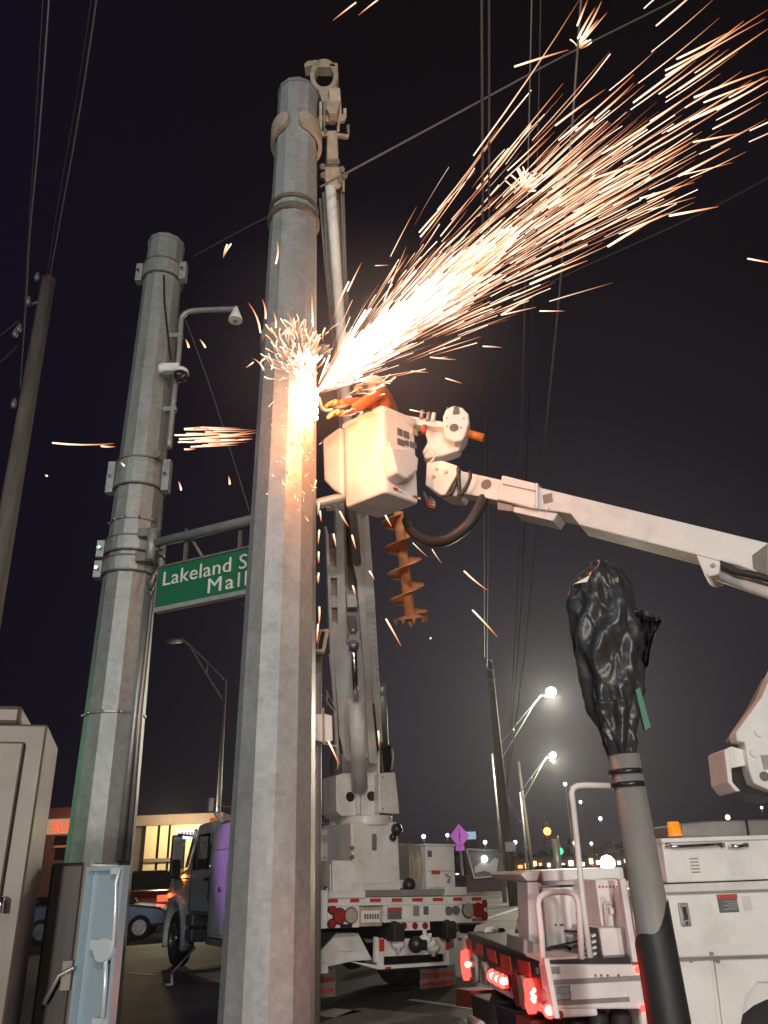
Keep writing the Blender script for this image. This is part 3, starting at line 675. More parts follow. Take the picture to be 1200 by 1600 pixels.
# left mast post, rack and bin
c = MB(); q = RPf(2.6); q.poly(c, [(518, 1252), (524.5, 1252), (526, 1392), (519, 1392)], 0, -.1); c.build('rack_post', M['white'], dt, bevel=.01)
pbox(RPf(2.6), 527, 1298, 548, 1386, -.3, -.36, 'dark_panel', 'grey')
pbox(RPf(2.6), 524, 1287, 548, 1297, -.1, -.5, 'cross_tray', 'white')
pbox(RPf(2.6), 527, 1382, 548, 1387, -.05, -.3, 'tray', 'white')
bn = pbox(RPf(2.2), 450, 1293, 515, 1392, 0, -.5, 'side_bin', 'white')
pbox(RPf(2.2), 490, 1295, 512, 1322, .03, 0, 'lamp_housing', 'white', bn); pbox(RPf(2.2), 493, 1305, 511, 1316, .06, .03, 'work_lamp', 'chrome', bn, .004)
c = MB(); RPf(2.2).tube(c, [(499, 1372), (500, 1342), (504, 1337), (509, 1338), (512, 1344), (513, 1372)], .018, .04); c.build('grab_handle', M['white2'], bn)
pbox(RPf(2.2), 498, 1363, 512, 1370, .008, 0, 'red_tape', 'redtape', bn, 0)
# headache rack across the cab guard
KP = RPf(5.3)
rk = pbox(KP, 330, 1259, 526, 1268, .04, -.06, 'cab_rack', 'white')
pbox(KP, 330, 1281, 526, 1287, .04, -.06, 'rack_rail', 'white', rk); pbox(KP, 327, 1247, 332, 1268, .05, -.06, 'rack_upright', 'white', rk)
pbox(KP, 521, 1242, 526, 1290, .05, -.06, 'rack_upright', 'white', rk); ppoly(KP, [(334, 1268), (341, 1268), (352, 1283), (345, 1286)], .03, -.05, 'rack_brace', 'white', rk)
pbox(KP, 488, 1272, 507, 1278, .05, -.02, 'red_tape', 'redtape', rk, 0)
# side bins (left side)
for i, (f0, f1) in enumerate(((.15, 1.3), (2.75, 3.9), (3.92, 4.62), (4.64, 5.45))):
    dbox(-1.22, -.75, f0, f1 - .01, 1.14 if f0 < 1 else .62, 1.75 if i == 0 else 2.05, 'side_bin', 'white')
    dbox(-1.24, -1.222, f0 + .04, f1 - .05, 1.2 if f0 < 1 else .68, 1.7 if i == 0 else 1.98, 'bin_door', 'white')
    c = MB(); q = D(-1.25, f0 + .1, 1.4); c.cyl(q, q + dr * -.03, .04, 10); c.build('bin_latch', M['chrome'], dt)
dbox(-1.2, -.8, 4.0, 5.45, 2.06, 2.5, 'upper_bin', 'white')
dbox(-1.23, -.9, 2.7, 5.5, .50, .60, 'side_step', 'galv')
# cab
cabf = [(5.62, .95), (5.62, 2.45), (5.9, 2.62), (6.75, 2.60), (7.35, 1.80), (8.55, 1.62), (8.75, 1.45), (8.75, .95)]
c = MB(); c.prism([D(-1.12, f, z) for f, z in cabf], dr * 2.2); cab = c.build('cab', M['white'], dt, bevel=.06)
c = MB(); c.prism([D(-1.135, f, z) for f, z in ((5.85, 1.75), (5.85, 2.40), (6.62, 2.40), (6.95, 1.95), (6.95, 1.75))], dr * .02); c.build('side_window', M['glass'], cab)
c = MB(); c.prism([D(-.98, 6.83, 2.52), D(-.98, 7.33, 1.86), D(.98, 7.33, 1.86), D(.98, 6.83, 2.52)], V((0, 0, .03)) + df * .03); c.build('windscreen', M['glass'], cab)
c = MB(); c.tube([D(-1.15, 6.78, 2.50), D(-1.15, 7.30, 1.82)], .035, 8); c.build('window_pillar', M['chrome'], cab)
c = MB(); 
for f in (5.72, 7.0): c.box(-1.137, -1.128, f, f + .02, 1.0, 2.4 if f < 6 else 1.75, D)
c.box(-1.137, -1.128, 5.72, 7.02, 1.0, 1.02, D); c.build('door_seam', M['decal'], cab)
c = MB(); c.box(-1.16, -1.13, 5.85, 6.05, 1.55, 1.60, D); c.build('door_handle', M['blackp'], cab)
c = MB(); c.tube([D(-1.17, 5.66, 1.2), D(-1.17, 5.66, 2.2)], .02, 8); c.build('grab_bar', M['chrome'], cab)
c = MB(); c.box(-1.52, -1.30, 7.18, 7.28, 1.60, 2.42, D); mi = c.build('mirror', M['blackp'], cab, bevel=.04)
c = MB(); c.box(-1.50, -1.32, 7.165, 7.18, 1.95, 2.38, D); c.build('mirror_glass', M['chrome'], cab)
c = MB(); c.tube([D(-1.41, 7.23, 2.44), D(-1.12, 7.1, 2.40)], .018, 6); c.tube([D(-1.41, 7.23, 1.58), D(-1.12, 7.3, 1.60)], .018, 6); c.build('mirror_arm', M['blackp'], cab)
c = MB(); q = D(-1.14, 7.5, 1.62); c.ball(q, .055, 10, 6); c.build('side_marker', M['orangelit'], cab)
c = MB(); c.ball(D(-.9, 6.3, 2.66), .09, 12, 6, 1.5, 1, .8); c.build('roof_beacon', M['amberlens'], cab)
c = MB(); c.ball(D(-1.17, 8.4, 1.28), .05, 10, 6); c.build('side_marker', emis('dim_red_marker', (1, .12, .03), 4), cab)
# front fender + wheel
vs = []; c = MB(); fw = 7.75; n = 16
for i in range(n + 1):
    th = pi * (-.08) + pi * 1.16 * i / n
    for rr in (.63, .78):
        for rd in (-1.24, -.98): vs.append(D(rd, fw - cos(th) * rr * .95, .50 + sin(th) * rr))
fs = []
for i in range(n):
    a = i * 4; b_ = a + 4
    fs += [(a, a + 2, b_ + 2, b_), (a + 1, b_ + 1, b_ + 3, a + 3), (a, b_, b_ + 1, a + 1), (a + 2, a + 3, b_ + 3, b_ + 2)]
fs += [(0, 1, 3, 2), (n * 4, n * 4 + 2, n * 4 + 3, n * 4 + 1)]
c.add(vs, fs, True); c.build('front_fender', M['white'], dt)
wheel(dt, D(-1.06, fw, .50), -dr, .50, .30, 'chrome'); wheel(dt, D(1.06, fw, .58), dr, .50, .30, 'chrome')
dbox(-1.1, 1.1, 8.76, 8.95, .55, .85, 'front_bumper', 'white', bev=.03)
for i in range(2): dbox(-1.2, -.75, 6.55 + .0, 7.0, .48 + i * .26, .70 + i * .26, 'fuel_tank_step', 'steel', bev=.04)
c = MB(); c.tube([WZ(266, 1524, .12), WZ(305, 1480, .5)], .022, 6); c.build('step_strut', M['steel'], dt)
c = MB(); c.tube([WZ(260, 1539, .03), WZ(268, 1539, .03), WZ(268, 1524, .14)], .025, 6); c.build('strut_foot', M['white2'], dt)

# ---- boom, leaning over towards the pole top
BB = RPf(1.35).p(572, 1235); BT = W(515, 190, 6.50)
bv = (BT - BB).normalized(); bu = V((cos(R(10)), sin(R(10)), 0)); BPn = Plane(BB, bu, bv)
def bpoly(pts, d0, d1, name, m, par, bev=.008, label=None): return ppoly(BPn, pts, d0, d1, name, m, par, bev, label, ref=0)
bpoly([(534, 790), (566, 800), (576, 1000), (584, 1190), (548, 1190), (538, 1000)], -.30, -.40, 'boom_back_plate', 'white', dt)
boom = bpoly([(563, 812), (576, 806), (586, 940), (598, 1160), (584, 1160), (578, 1108), (565, 905), (560, 880)], 0, -.42, 'boom', 'white', dt)
bpoly([(553, 800), (563, 806), (566, 905), (575, 995), (582, 1108), (590, 1190), (576, 1190), (567, 1040), (557, 905), (551, 880)], .06, 0, 'boom_web', 'white', boom)
bpoly([(530, 800), (536, 800), (541, 1005), (548, 1010), (556, 1200), (540, 1200), (531, 950)], .06, -.36, 'boom_flange', 'white', boom)
bpoly([(536, 810), (541, 810), (545, 930), (540, 930)], -.06, -.1, 'inner_rail', 'tan', boom)
bpoly([(538, 1005), (575, 1005), (582, 1190), (548, 1190)], -.10, -.34, 'boom_channel', 'white2', boom, label='recessed channel behind the lift cylinder')
bpoly([(541, 930), (556, 930), (558, 946), (542, 946)], .07, -.06, 'cross_plate', 'white', boom)
bpoly([(543, 965), (557, 965), (559, 985), (545, 985)], .05, -.06, 'cross_plate', 'grey', boom)
bpoly([(544, 985), (560, 985), (562, 1002), (546, 1002)], .07, -.06, 'cross_plate', 'white', boom)
bpoly([(565, 950), (584, 947), (585, 958), (566, 960)], .012, 0, 'seam_plate', 'white', boom)
for py in range(965, 1105, 9):
    x = 571 + (py - 965) * .072 + 12; c = MB(); q = BPn.p(x, py, 0); c.ball(q, .011, 5, 3); c.build('rivet', M['decal'], boom)
c = MB(); BPn.poly(c, [(573, 1000), (575, 1000), (587, 1150), (584.5, 1150)], .006, -.01); c.build('seam', M['decal'], boom)
# left ladder-like side frame
lad = bpoly([(509, 832), (513, 832), (521, 1010), (531, 1200), (526, 1200), (515, 1010)], .05, -.3, 'side_frame', 'white', dt)
bpoly([(524, 795), (530, 795), (535, 1000), (541, 1200), (531, 1150), (528, 1000)], .05, -.3, 'side_rail', 'white', lad)
for y0, y1, m in ((796, 802, 'tan'), (838, 858, 'grey'), (888, 902, 'white'), (934, 948, 'white'), (860, 888, 'tan'), (903, 933, 'tan'), (950, 977, 'tan')):
    bpoly([(512 + (y0 - 830) * .05, y0), (531, y0), (532, y1), (512 + (y1 - 830) * .05, y1)], .04 if m == 'white' else -.1, -.14, 'rung_plate' if m == 'white' else 'inner_plate', m, lad)
bpoly([(519, 977), (533, 977), (541, 1150), (530, 1150), (524, 1060)], .045, -.3, 'frame_plate', 'white', lad)
c = MB(); BPn.tube(c, [(519, 1022), (515, 1022), (518, 1056), (523, 1056)], .012, 0); c.build('small_frame', M['white2'], lad)
# lift cylinder
c = MB(); c.cyl(BPn.p(556, 1095, .26), BPn.p(562, 1232, .42), .125, 20); cy = c.build('lift_cylinder', M['white'], dt)
c = MB(); c.cyl(BPn.p(552.5, 1010, .16), BPn.p(556, 1096, .26), .045, 14); c.build('piston_rod', M['chrome'], cy)
c = MB(); c.cyl(BPn.p(552, 1003, .16), BPn.p(552.7, 1014, .16), .07, 14); c.build('rod_eye', M['steel'], cy)
c = MB(); c.cyl(BPn.p(547, 985, .2), BPn.p(557, 985, .2), .045, 12); c.build('pivot_pin', M['steel'], cy)
c = MB(); BPn.tube(c, [(546, 1100), (548, 1150), (550, 1190)], .012, .3); c.build('cylinder_pipe', M['steel'], cy)
bpoly([(535, 1085), (545, 1085), (549, 1150), (541, 1170), (536, 1130)], .02, -.2, 'hose_chain', 'tan', dt)
c = MB(); BPn.tube(c, [(583, 1100), (588, 1150), (591, 1172)], .02, .03); c.build('hydraulic_hose', M['hose'], dt)
pbox(RPf(1.35), 585, 1144, 592, 1153, .3, .2, 'hose_block', 'orangep', bev=.003)
c = MB(); BPn.tube(c, [(596, 1070), (601, 1163)], .07, -.45, 12); BPn.tube(c, [(594, 1080), (600, 1080)], .085, -.45, 12); c.build('auger_drive_pipe', M['galv2'], dt)
# upper boom (second and third sections)
c = MB(); BPn.tube(c, [(554, 880), (536, 600), (518, 300)], .095, -.15, 14); up = c.build('upper_boom', M['tan'], dt)
c = MB(); BPn.tube(c, [(558, 880), (535.5, 560), (527, 440), (516, 290)], .066, .03, 14); c.build('upper_tube', M['white2'], up)
for xs in (((529, 560), (512, 420), (505, 300)), ((523, 560), (507, 400), (500, 310)), ((544, 560), (537, 420), (533, 290)), ((548, 560), (540, 420), (536, 290))):
    c = MB(); BPn.tube(c, xs, .018, .0, 8); c.build('control_rod', M['galv_dark'], up)
c = MB(); q = BPn.p(506, 548, .05); c.ball(q, .09, 14, 9); c.build('sheave_cover', M['hat'], up)
head = bpoly([(507, 262), (531, 262), (534, 275), (533, 292), (527, 296), (512, 292), (506, 280)], .08, -.16, 'boom_head', 'tan', dt, .012)
bpoly([(511, 205), (527, 205), (529, 262), (509, 262)], .06, -.14, 'head_tube', 'tan', head, .02, 'pale tube below the ring')
bpoly([(510, 251), (530, 250), (530, 258), (510, 259)], .09, -.16, 'head_collar', 'galv_dark', head)
bpoly([(497, 182), (538, 179), (540, 190), (520, 193), (498, 190)], .05, -.1, 'head_flange', 'tan', head)
bpoly([(500, 205), (545, 211), (544, 217), (530, 214), (500, 213)], .05, -.1, 'head_flange', 'tan', head)
bpoly([(527, 190), (531, 190), (530, 208), (526, 206)], .05, -.1, 'head_lug', 'tan', head)
bpoly([(536, 170), (541, 170), (541, 186), (536, 186)], .05, -.08, 'head_lug', 'tan', head); bpoly([(541, 196), (546, 195), (546, 212), (542, 212)], .05, -.08, 'head_lug', 'galv_dark', head)
bpoly([(498, 160), (503, 160), (503, 205), (499, 205)], .06, -.05, 'head_bracket', 'tan', head); bpoly([(513, 140), (531, 138), (534, 182), (518, 184)], .04, -.1, 'head_plate', 'tan', head)
bpoly([(504, 160), (509, 160), (508, 198), (506, 205), (504, 200)], .09, .02, 'head_link', 'galv_dark', head)
pdisc(BPn, 507.5, 206, .02, 'pin', 'decal', head, .1, 0)
for x, y in ((503, 262), (533, 266), (504, 275), (531, 283), (538, 275)): pdisc(BPn, x, y, .035, 'pin', 'galv_dark', head, .11, -.1)
bpoly([(534, 270), (538, 275), (538, 300), (534, 300)], .06, -.02, 'head_link', 'tan', head)
# jaws that hold the pole, and the ring above
zc = W(466, 188, 5.78).z
jc = axis_at(MA, MB_, zc); jr = rad(MA, MB_, MRA, MRB, zc)
for sgn in (-1, 1):
    c = MB(); vs = []; fs = []; n = 12
    for i in range(n + 1):
        th = -pi / 2 + sgn * (.22 + 2.2 * i / n); hh_ = .07 + .05 * (1 - abs(i / n - .3)); 
        if i == 0: hh_ = .05
        dz = .08 * (i / n) 
        for rr in (jr + .012, jr + .055):
            for z in (-hh_, hh_): vs.append(jc + V((cos(th) * rr, sin(th) * rr, z - dz)))
    for i in range(n):
        a = i * 4; b_ = a + 4; fs += [(a, b_, b_ + 1, a + 1), (a + 2, a + 3, b_ + 3, b_ + 2), (a, a + 2, b_ + 2, b_), (a + 1, b_ + 1, b_ + 3, a + 3)]
    fs += [(0, 1, 3, 2), (n * 4, n * 4 + 2, n * 4 + 3, n * 4 + 1)]
    c.add(vs, fs, False); c.build('pole_jaw', M['tan'], head, 'curved steel jaw gripping the pole')
q = bpoly([(484, 180), (500, 186), (500, 208), (494, 206), (486, 194)], .0, -.1, 'jaw_arm', 'tan', head)
RG = Plane(W(507, 120, 6.35), (1, 0, 0))
c = MB(); vs = []; n = 30
def ringpt(th, k, d):
    x = 506.5 + cos(th) * (22 if k else 15); y = 120 - sin(th) * (25 if k else 19)
    if not k and sin(th) > 0: x = 506.5 + cos(th) * 14.5 * (1 - .25 * sin(th) ** 2)
    return RG.at(*RG.uv(x, y), d)
for i in range(n):
    th = 2 * pi * i / n
    for k in (0, 1):
        for d in (.03, -.09): vs.append(ringpt(th, k, d))
fs = []
for i in range(n):
    a = i * 4; b_ = ((i + 1) % n) * 4; fs += [(a, b_, b_ + 1, a + 1), (a + 2, a + 3, b_ + 3, b_ + 2), (a, a + 2, b_ + 2, b_), (a + 1, b_ + 1, b_ + 3, a + 3)]
c.add(vs, fs, True); c.build('guide_ring', M['tan'], head, 'pale open ring at the very tip of the boom', bevel=.004)
ppoly(RG, [(475, 100), (480, 95), (494, 93), (512, 97), (527, 98), (528, 103), (520, 104), (500, 104), (488, 101), (476, 104)], .03, -.10, 'ring_horn', 'tan', head, .006)
ppoly(RG, [(496, 136), (524, 132), (531, 140), (532, 160), (526, 176), (514, 176), (503, 158)], .02, -.10, 'ring_neck', 'tan', head, .01)

# auger stowed beside the boom
AU0 = WZ(622, 800, 6.1); AU0 = W(622, 800, 8.6); AU1 = W(641, 968, 9.0)
au = thing('auger', 'orange spiral auger bit hanging below the bucket beside the raised boom', 'auger', AU1)
c = MB(); c.tube([AU0, AU1], .062, 14, .068); c.build('auger_shaft', M['orange'], au)
c = MB(); vs = []; fs = []; n = 110; turns = 3.9; axd = (AU1 - AU0); axn = axd.normalized(); s1 = axn.cross(V((0, 1, 0))).normalized(); t1 = axn.cross(s1)
for i in range(n + 1):
    f = i / n; th = f * turns * 2 * pi + 1.2; cc = AU0 + axd * (.02 + f * .93); d = s1 * cos(th) + t1 * sin(th); R_ = .222
    if f < .01: R_ = .1
    vs += [cc + d * .05, cc + d * R_, cc + d * R_ + axn * .014, cc + d * .05 + axn * .014]
for i in range(n):
    a = i * 4; b_ = a + 4; fs += [(a, b_, b_ + 1, a + 1), (a + 1, b_ + 1, b_ + 2, a + 2), (a + 2, b_ + 2, b_ + 3, a + 3)]
c.add(vs, fs, True); c.build('auger_flight', M['orange'], au)
c = MB(); vs = []
c.tube([AU1 - axn * .06, AU1 - axn * .01], [.07, .22], 18); c.tube([AU1 - axn * .01, AU1 + axn * .10], [.06, .004], 8)
for k in range(9):
    th = 2 * pi * k / 9; q = AU1 + (s1 * cos(th) + t1 * sin(th)) * .19; c.tube([q - axn * .02, q + axn * .05], [.028, .008], 6)
c.build('auger_teeth', M['orange'], au)
# ------------------------------------------------------------------ bucket truck on the right
BN = V((.76, 4.7, 0)); bdir = V((-.235, 2.38, 0)).normalized(); bfw = V((bdir.y, -bdir.x, 0))     # rear face runs along bdir, truck faces +bfw
bt = thing('bucket_truck', 'white bucket truck at the lower right with lit red tail lamps and closed side lockers', 'bucket truck', BN)
SB = Plane(BN + V((0, 0, 1.2)), bfw)          # near side
RB = Plane(BN + V((0, 0, 1.1)), bdir)         # rear face
def SBf(d): return Plane(BN + bdir * d + V((0, 0, 1.2)), bfw)
def bt_box(u0, u1, d0, d1, z0, z1, name, m, par=bt, bev=.01, label=None):
    c = MB(); c.hexa([BN + bfw * u + bdir * d + V((0, 0, z)) for z in (z0, z1) for u, d in ((u0, d0), (u1, d0), (u1, d1), (u0, d1))]); return c.build(name, M[m], par, label, bevel=bev)
bpw = lambda P_, *a, **k: ppoly(P_, *a, par=k.pop('par', bt), **k)
# rear beam
zt = 1.175; zl = .86
beam = ppoly(RB, [(722, 1462), (846, 1497), (862, 1592), (800, 1562), (722, 1520)], 0, -.25, 'rear_beam', 'white', bt, .012)
for q in ([(727, 1467), (735, 1470), (737, 1486), (729, 1482)], [(743, 1472), (753, 1475), (754, 1495), (744, 1490)], [(760, 1481), (773, 1486), (776, 1506), (762, 1499)], [(781, 1490), (796, 1495), (799, 1518), (783, 1510)], [(808, 1499), (826, 1503), (829, 1527), (812, 1521)]):
    ppoly(RB, q, .004, 0, 'red_tape', 'redtape', beam, 0)
for i, (x, y, r, m) in enumerate(((730.5, 1508, .105, 'redlit'), (746, 1513, .095, 'clearlens'), (762, 1520, .07, 'clearlens'), (814, 1546, .085, 'redlens'), (823.5, 1550, .085, 'clearlens'), (833, 1556, .085, 'redlit'))):
    o = pdisc(RB, x, y, r, 'tail_lamp', m, beam, .035, .0)
    if m == 'redlit':
        if i: 
            for a, b_ in ((0, 0), (2, -9), (2, 8), (-2, -4), (-1, 5), (3, 2)): c = MB(); c.ball(RB.p(x + a * .8, y + b_, .04), .011, 6, 4); c.build('led', M['redhot'], beam)
        else: c = MB(); c.ball(RB.p(x, y - 1, .04), .022, 8, 5); c.build('led', M['redhot'], beam)
ms = ppoly(RB, [(766, 1512), (793, 1524), (796, 1549), (768, 1538)], .012, 0, 'marker_strip', 'redlens', beam, .003)
for x, y in ((770, 1525), (778, 1529.5), (786, 1533)):
    c = MB(); c.ball(RB.p(x, y, .02), .022, 8, 6); c.build('marker_lamp', M['redhot'], beam)
    c = MB(); c.cyl(RB.p(x, y, .012), RB.p(x, y, .02), .042, 14); c.build('marker_lens', M['redlit'], beam)
c = MB(); c.ball(SB.p(858, 1579, .02), .022, 10, 6); o = c.build('corner_lamp', M['redhot'], bt); c = MB(); SB.disc(c, 858, 1579, .035, .015, 0); c.build('corner_lens', M['redlit'], bt)
c = MB(); SB.disc(c, 873, 1585, .02, .02, 0); c.build('corner_reflector', M['redlens'], bt)
for x, y in ((843, 1518),): ppoly(RB, [(835, 1513), (838, 1512), (840, 1522), (837, 1522)], .01, 0, 'hook_slot', 'decal', beam, 0)
ppoly(RB, [(845, 1495), (850, 1497), (867, 1592), (862, 1592)], .01, -.02, 'corner_post', 'white', bt)
# under the beam
for a, m in ((((712, 1544), (735, 1548), (735, 1575), (712, 1572)), 'decalred'), (((735, 1553), (805, 1580), (805, 1640), (745, 1640)), 'blackp'), (((806, 1584), (830, 1595), (830, 1640), (806, 1640)), 'decalred')):
    ppoly(RB, list(a), -.1, -.35, 'rear_hitch_plate', m, bt)
c = MB(); c.tube([RB.p(736, 1594, .12), RB.p(752, 1603, .12)], .03, 10); c.build('hitch_tube', M['galv'], bt)
# tail shelf side
ts = ppoly(SB, [(850, 1507), (1002, 1507), (1006, 1577), (862, 1577)], 0, -.12, 'tail_side_panel', 'white', bt, .01)
pbox(SB, 854, 1511, 874, 1521, .008, 0, 'side_reflector', 'grey', ts, .002)
o = pbox(SB, 864, 1538, 892, 1562, .012, 0, 'fuel_door', 'steel', ts, .006); pbox(SB, 868, 1541, 889, 1552, .016, .01, 'fuel_flap', 'chrome', ts, .003)
for x in (930, 939, 949, 966): pdisc(SB, x, 1524, .006, 'bolt', 'galv_dark', ts, .008, 0)
pbox(SB, 862, 1531, 1003, 1532, .003, 0, 'panel_seam', 'grey', ts, 0); pbox(SB, 862, 1564, 984, 1565, .003, 0, 'panel_seam', 'grey', ts, 0)
bt_box(0, 1.0, .03, 2.3, zl + .05, zt - .04, 'tail_deck', 'blackp', bt)
for u in (.12, .24, .36):
    c = MB(); a = BN + bfw * u + bdir * .25 + V((0, 0, .44)); c.tube([a - bfw * .048, a - bfw * .03, a + bfw * .03, a + bfw * .048], [.40, .44, .44, .40], 30) 
wheel(bt, BN + bfw * .55 + bdir * .32 + V((0, 0, .5)), -bdir, .5, .25); wheel(bt, BN + bfw * .55 + bdir * 2.0 + V((0, 0, .5)), bdir, .5, .25)
for x in (881, 917, 953): 
    c = MB(); q = SBf(.15); c.tube([q.p(x + 17, 1579), q.p(x + 17, 1589), q.p(x + 16, 1610), q.p(x + 14, 1650)], [.045, .058, .06, .055], 14); c.build('suspension_bag', M['black'], bt)
# hoop and grab rail
c = MB(); SB.tube(c, [(849, 1508), (846, 1460), (841, 1412)] + [(843, 1403), (850, 1397), (862, 1394), (880, 1393), (893, 1395), (900, 1401), (904, 1412), (907, 1460), (909, 1506)], .017, -.05); c.build('step_hoop', M['white2'], bt)
c = MB(); SB.tube(c, [(923, 1506), (912, 1420), (905, 1350), (896, 1262), (893, 1240), (895, 1232), (902, 1228), (915, 1227), (955, 1228)], .017, -.08, 10); c.build('grab_rail', M['white2'], bt)
pbox(SB, 905, 1425, 914, 1447, -.05, -.07, 'rail_bracket', 'white', bt, .002)
# body wall and lid behind the rail
BW = SBf(.75)
ppoly(BW, [(845, 1387), (940, 1384), (952, 1500), (850, 1508)], 0, -.04, 'body_bulkhead', 'white2', bt)
pbox(BW, 845, 1360, 975, 1376, .02, -.8, 'body_roof', 'grey'[:4] if 0 else 'white', bt)
ppoly(BW, [(813, 1366), (822, 1361), (845, 1361), (840, 1376), (824, 1377)], .05, -.9, 'roof_lip', 'white', bt)
pbox(BW, 845, 1376.5, 965, 1379, .03, .0, 'roof_trim', 'chrome', bt, .002)
ppoly(BW, [(824, 1378), (843, 1378), (846, 1510), (828, 1510)], .03, -.25, 'corner_column', 'white', bt)
ppoly(BW, [(818, 1466), (850, 1478), (850, 1500), (818, 1492)], .25, -.2, 'bin_box', 'grey', bt)
pbox(BW, 852, 1481, 908, 1510, .30, -.02, 'floor_bin', 'blackp', bt, .02)
c = MB(); BW.tube(c, [(856, 1484), (862, 1480), (885, 1479), (892, 1483)], .01, .32); c.build('coiled_cable', M['hose'], bt)
c = MB(); BW.tube(c, [(882, 1454), (903, 1456)], .006, .03); BW.tube(c, [(858, 1480), (905, 1470)], .005, .03); c.build('thin_rod', M['hose'], bt)
for x in (868, 876, 879): pdisc(BW, x, 1445, .006, 'bolt', 'decal', bt, .01, 0)
bx = ppoly(SBf(.3), [(930, 1374), (969, 1374), (974, 1448), (940, 1448)], 0, -.5, 'body_locker', 'white', bt)
for i in range(6): pbox(SBf(.3), 935 + i * 5.5, 1384, 938 + i * 5.5, 1387, .004, 0, 'vent_hole', 'decalred', bx, 0)
c = MB(); SBf(.3).tube(c, [(956, 1411), (947, 1411), (945, 1414), (948, 1446)], .010, .03); c.build('bracket_pipe', M['white2'], bx)
pbox(SBf(.3), 949, 1418, 959, 1428, .03, 0, 'bracket_plate', 'white', bx, .004)
ppoly(SBf(.15), [(936, 1450), (975, 1450), (985, 1508), (944, 1506)], 0, -.4, 'lower_locker', 'white', bt)
ppoly(SBf(.18), [(908, 1447), (936, 1450), (943, 1506), (910, 1506)], 0, -.02, 'rack_backing', 'blackp', bt, 0)
for k, x0 in enumerate((912, 925)):
    for i in range(5):
        y = 1461 + i * 9.5; c = MB(); SBf(.18).poly(c, [(x0 + i * .5, y), (x0 + 6 + i * .5, y - 2), (x0 + 6 + i * .5, y + 2), (x0 + i * .5, y + 4)], .04, .0); c.build('rack_tooth', M['white2'], bt)
ppoly(SB, [(968, 1372), (978, 1372), (1000, 1510), (990, 1510)], .0, -.05, 'corner_angle', 'white', bt)
c = MB(); SB.tube(c, [(984, 1400), (1000, 1496)], .006, .01); c.build('door_edge', M['steel'], bt)
c = MB(); SB.disc(c, 996, 1515, .014, .01, 0); SB.disc(c, 1004, 1575, .014, .01, 0); c.build('small_marker', M['redlit'], bt)
pbox(SB, 988, 1503, 996, 1507, .01, 0, 'red_tape', 'redtape', bt, 0)
# main body side
body = ppoly(SB, [(985, 1388), (1760, 1364), (1830, 1800), (1010, 1700)], -.02, -2.2, 'service_body', 'white', bt, .02)
ppoly(SB, [(1022, 1398), (1420, 1385), (1420, 1486), (1046, 1497)], 0, -.02, 'upper_door', 'white2', body, .008)
ppoly(SB, [(1047, 1503), (1113, 1499), (1132, 1700), (1062, 1700)], 0, -.02, 'lower_door', 'white2', body, .008)
ppoly(SB, [(1117, 1499), (1290, 1494), (1290, 1540), (1185, 1535), (1166, 1560), (1155, 1620), (1140, 1700), (1132, 1620)], 0, -.02, 'lower_door', 'white2', body, .008)
ppoly(SB, [(1016, 1383), (1750, 1356), (1750, 1370), (1018, 1396)], .012, -.02, 'drip_rail', 'white', body, .004)
pbox(SB, 1042, 1381, 1290, 1386, .008, -.02, 'seal_gap', 'blackp', body, 0) if 0 else None
ppoly(SB, [(1044, 1499), (1750, 1476), (1750, 1480), (1046, 1502)], .01, -.02, 'hinge_strip', 'steel', body, 0)
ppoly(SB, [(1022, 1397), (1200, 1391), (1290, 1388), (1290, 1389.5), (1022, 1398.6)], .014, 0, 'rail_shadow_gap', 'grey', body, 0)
o = pbox(SB, 1058, 1411, 1080, 1447, .012, 0, 'paddle_latch', 'steel', body, .008); 
pbox(SB, 1062, 1417, 1074, 1437, .018, .01, 'latch_paddle', 'chrome', body, .004); c = MB(); SB.disc(c, 1071, 1442, .008, .02, .01); c.build('latch_key', M['chrome'], body)
pbox(SB, 1119, 1398, 1155, 1425, .003, 0, 'warning_decal', 'decal', body, 0); pbox(SB, 1119, 1398, 1152, 1404, .005, 0, 'warning_header', 'decalred', body, 0)
for i in range(5): pbox(SB, 1136 if i % 2 else 1130, 1408 + i * 3, 1152, 1409 + i * 3, .005, .002, 'decal_line', 'steel', body, 0)
pbox(SB, 1158, 1400, 1176, 1422, .003, 0, 'paper_decal', 'white', body, 0)
for x, y in ((1078, 1500), (1120, 1501), (1110, 1489)): pbox(SB, x - 2, y - 2, x + 3, y + 3, .02, 0, 'hinge_stop', 'steel', body, .002)
SU = SBf(.12)
top_ = ppoly(SU, [(1034, 1312), (1650, 1292), (1650, 1359), (1043, 1380)], 0, -.45, 'upper_locker', 'white', bt, .01)
ppoly(SU, [(1014, 1318), (1034, 1313), (1043, 1380), (1018, 1384)], -.12, -.5, 'locker_end', 'white', bt)
ppoly(SU, [(1033, 1310), (1650, 1290), (1650, 1296), (1034, 1317)], .02, -.47, 'locker_lid', 'white2', top_, .004)
for i in range(5): pbox(SU, 1077 + i * .8, 1341 + i * 5.3, 1091 + i * .8, 1342.2 + i * 5.3, .004, 0, 'louvre', 'grey', top_, 0)
c = MB(); SU.tube(c, [(1040, 1322), (1060, 1323), (1100, 1321), (1128, 1319)], .011, .02); SU.tube(c, [(1140, 1322), (1155, 1323), (1168, 1320)], .012, .02); c.build('gas_strut', M['chrome'], top_)
for x in (1042, 1127, 1164): pbox(SU, x - 3, 1317, x + 3, 1324, .03, 0, 'strut_bracket', 'galv_dark', top_, .002)
ppoly(SU, [(1043, 1380), (1110, 1378), (1290, 1369), (1290, 1374), (1043, 1385)], .0, -.3, 'dark_gap', 'blackp', top_, 0)
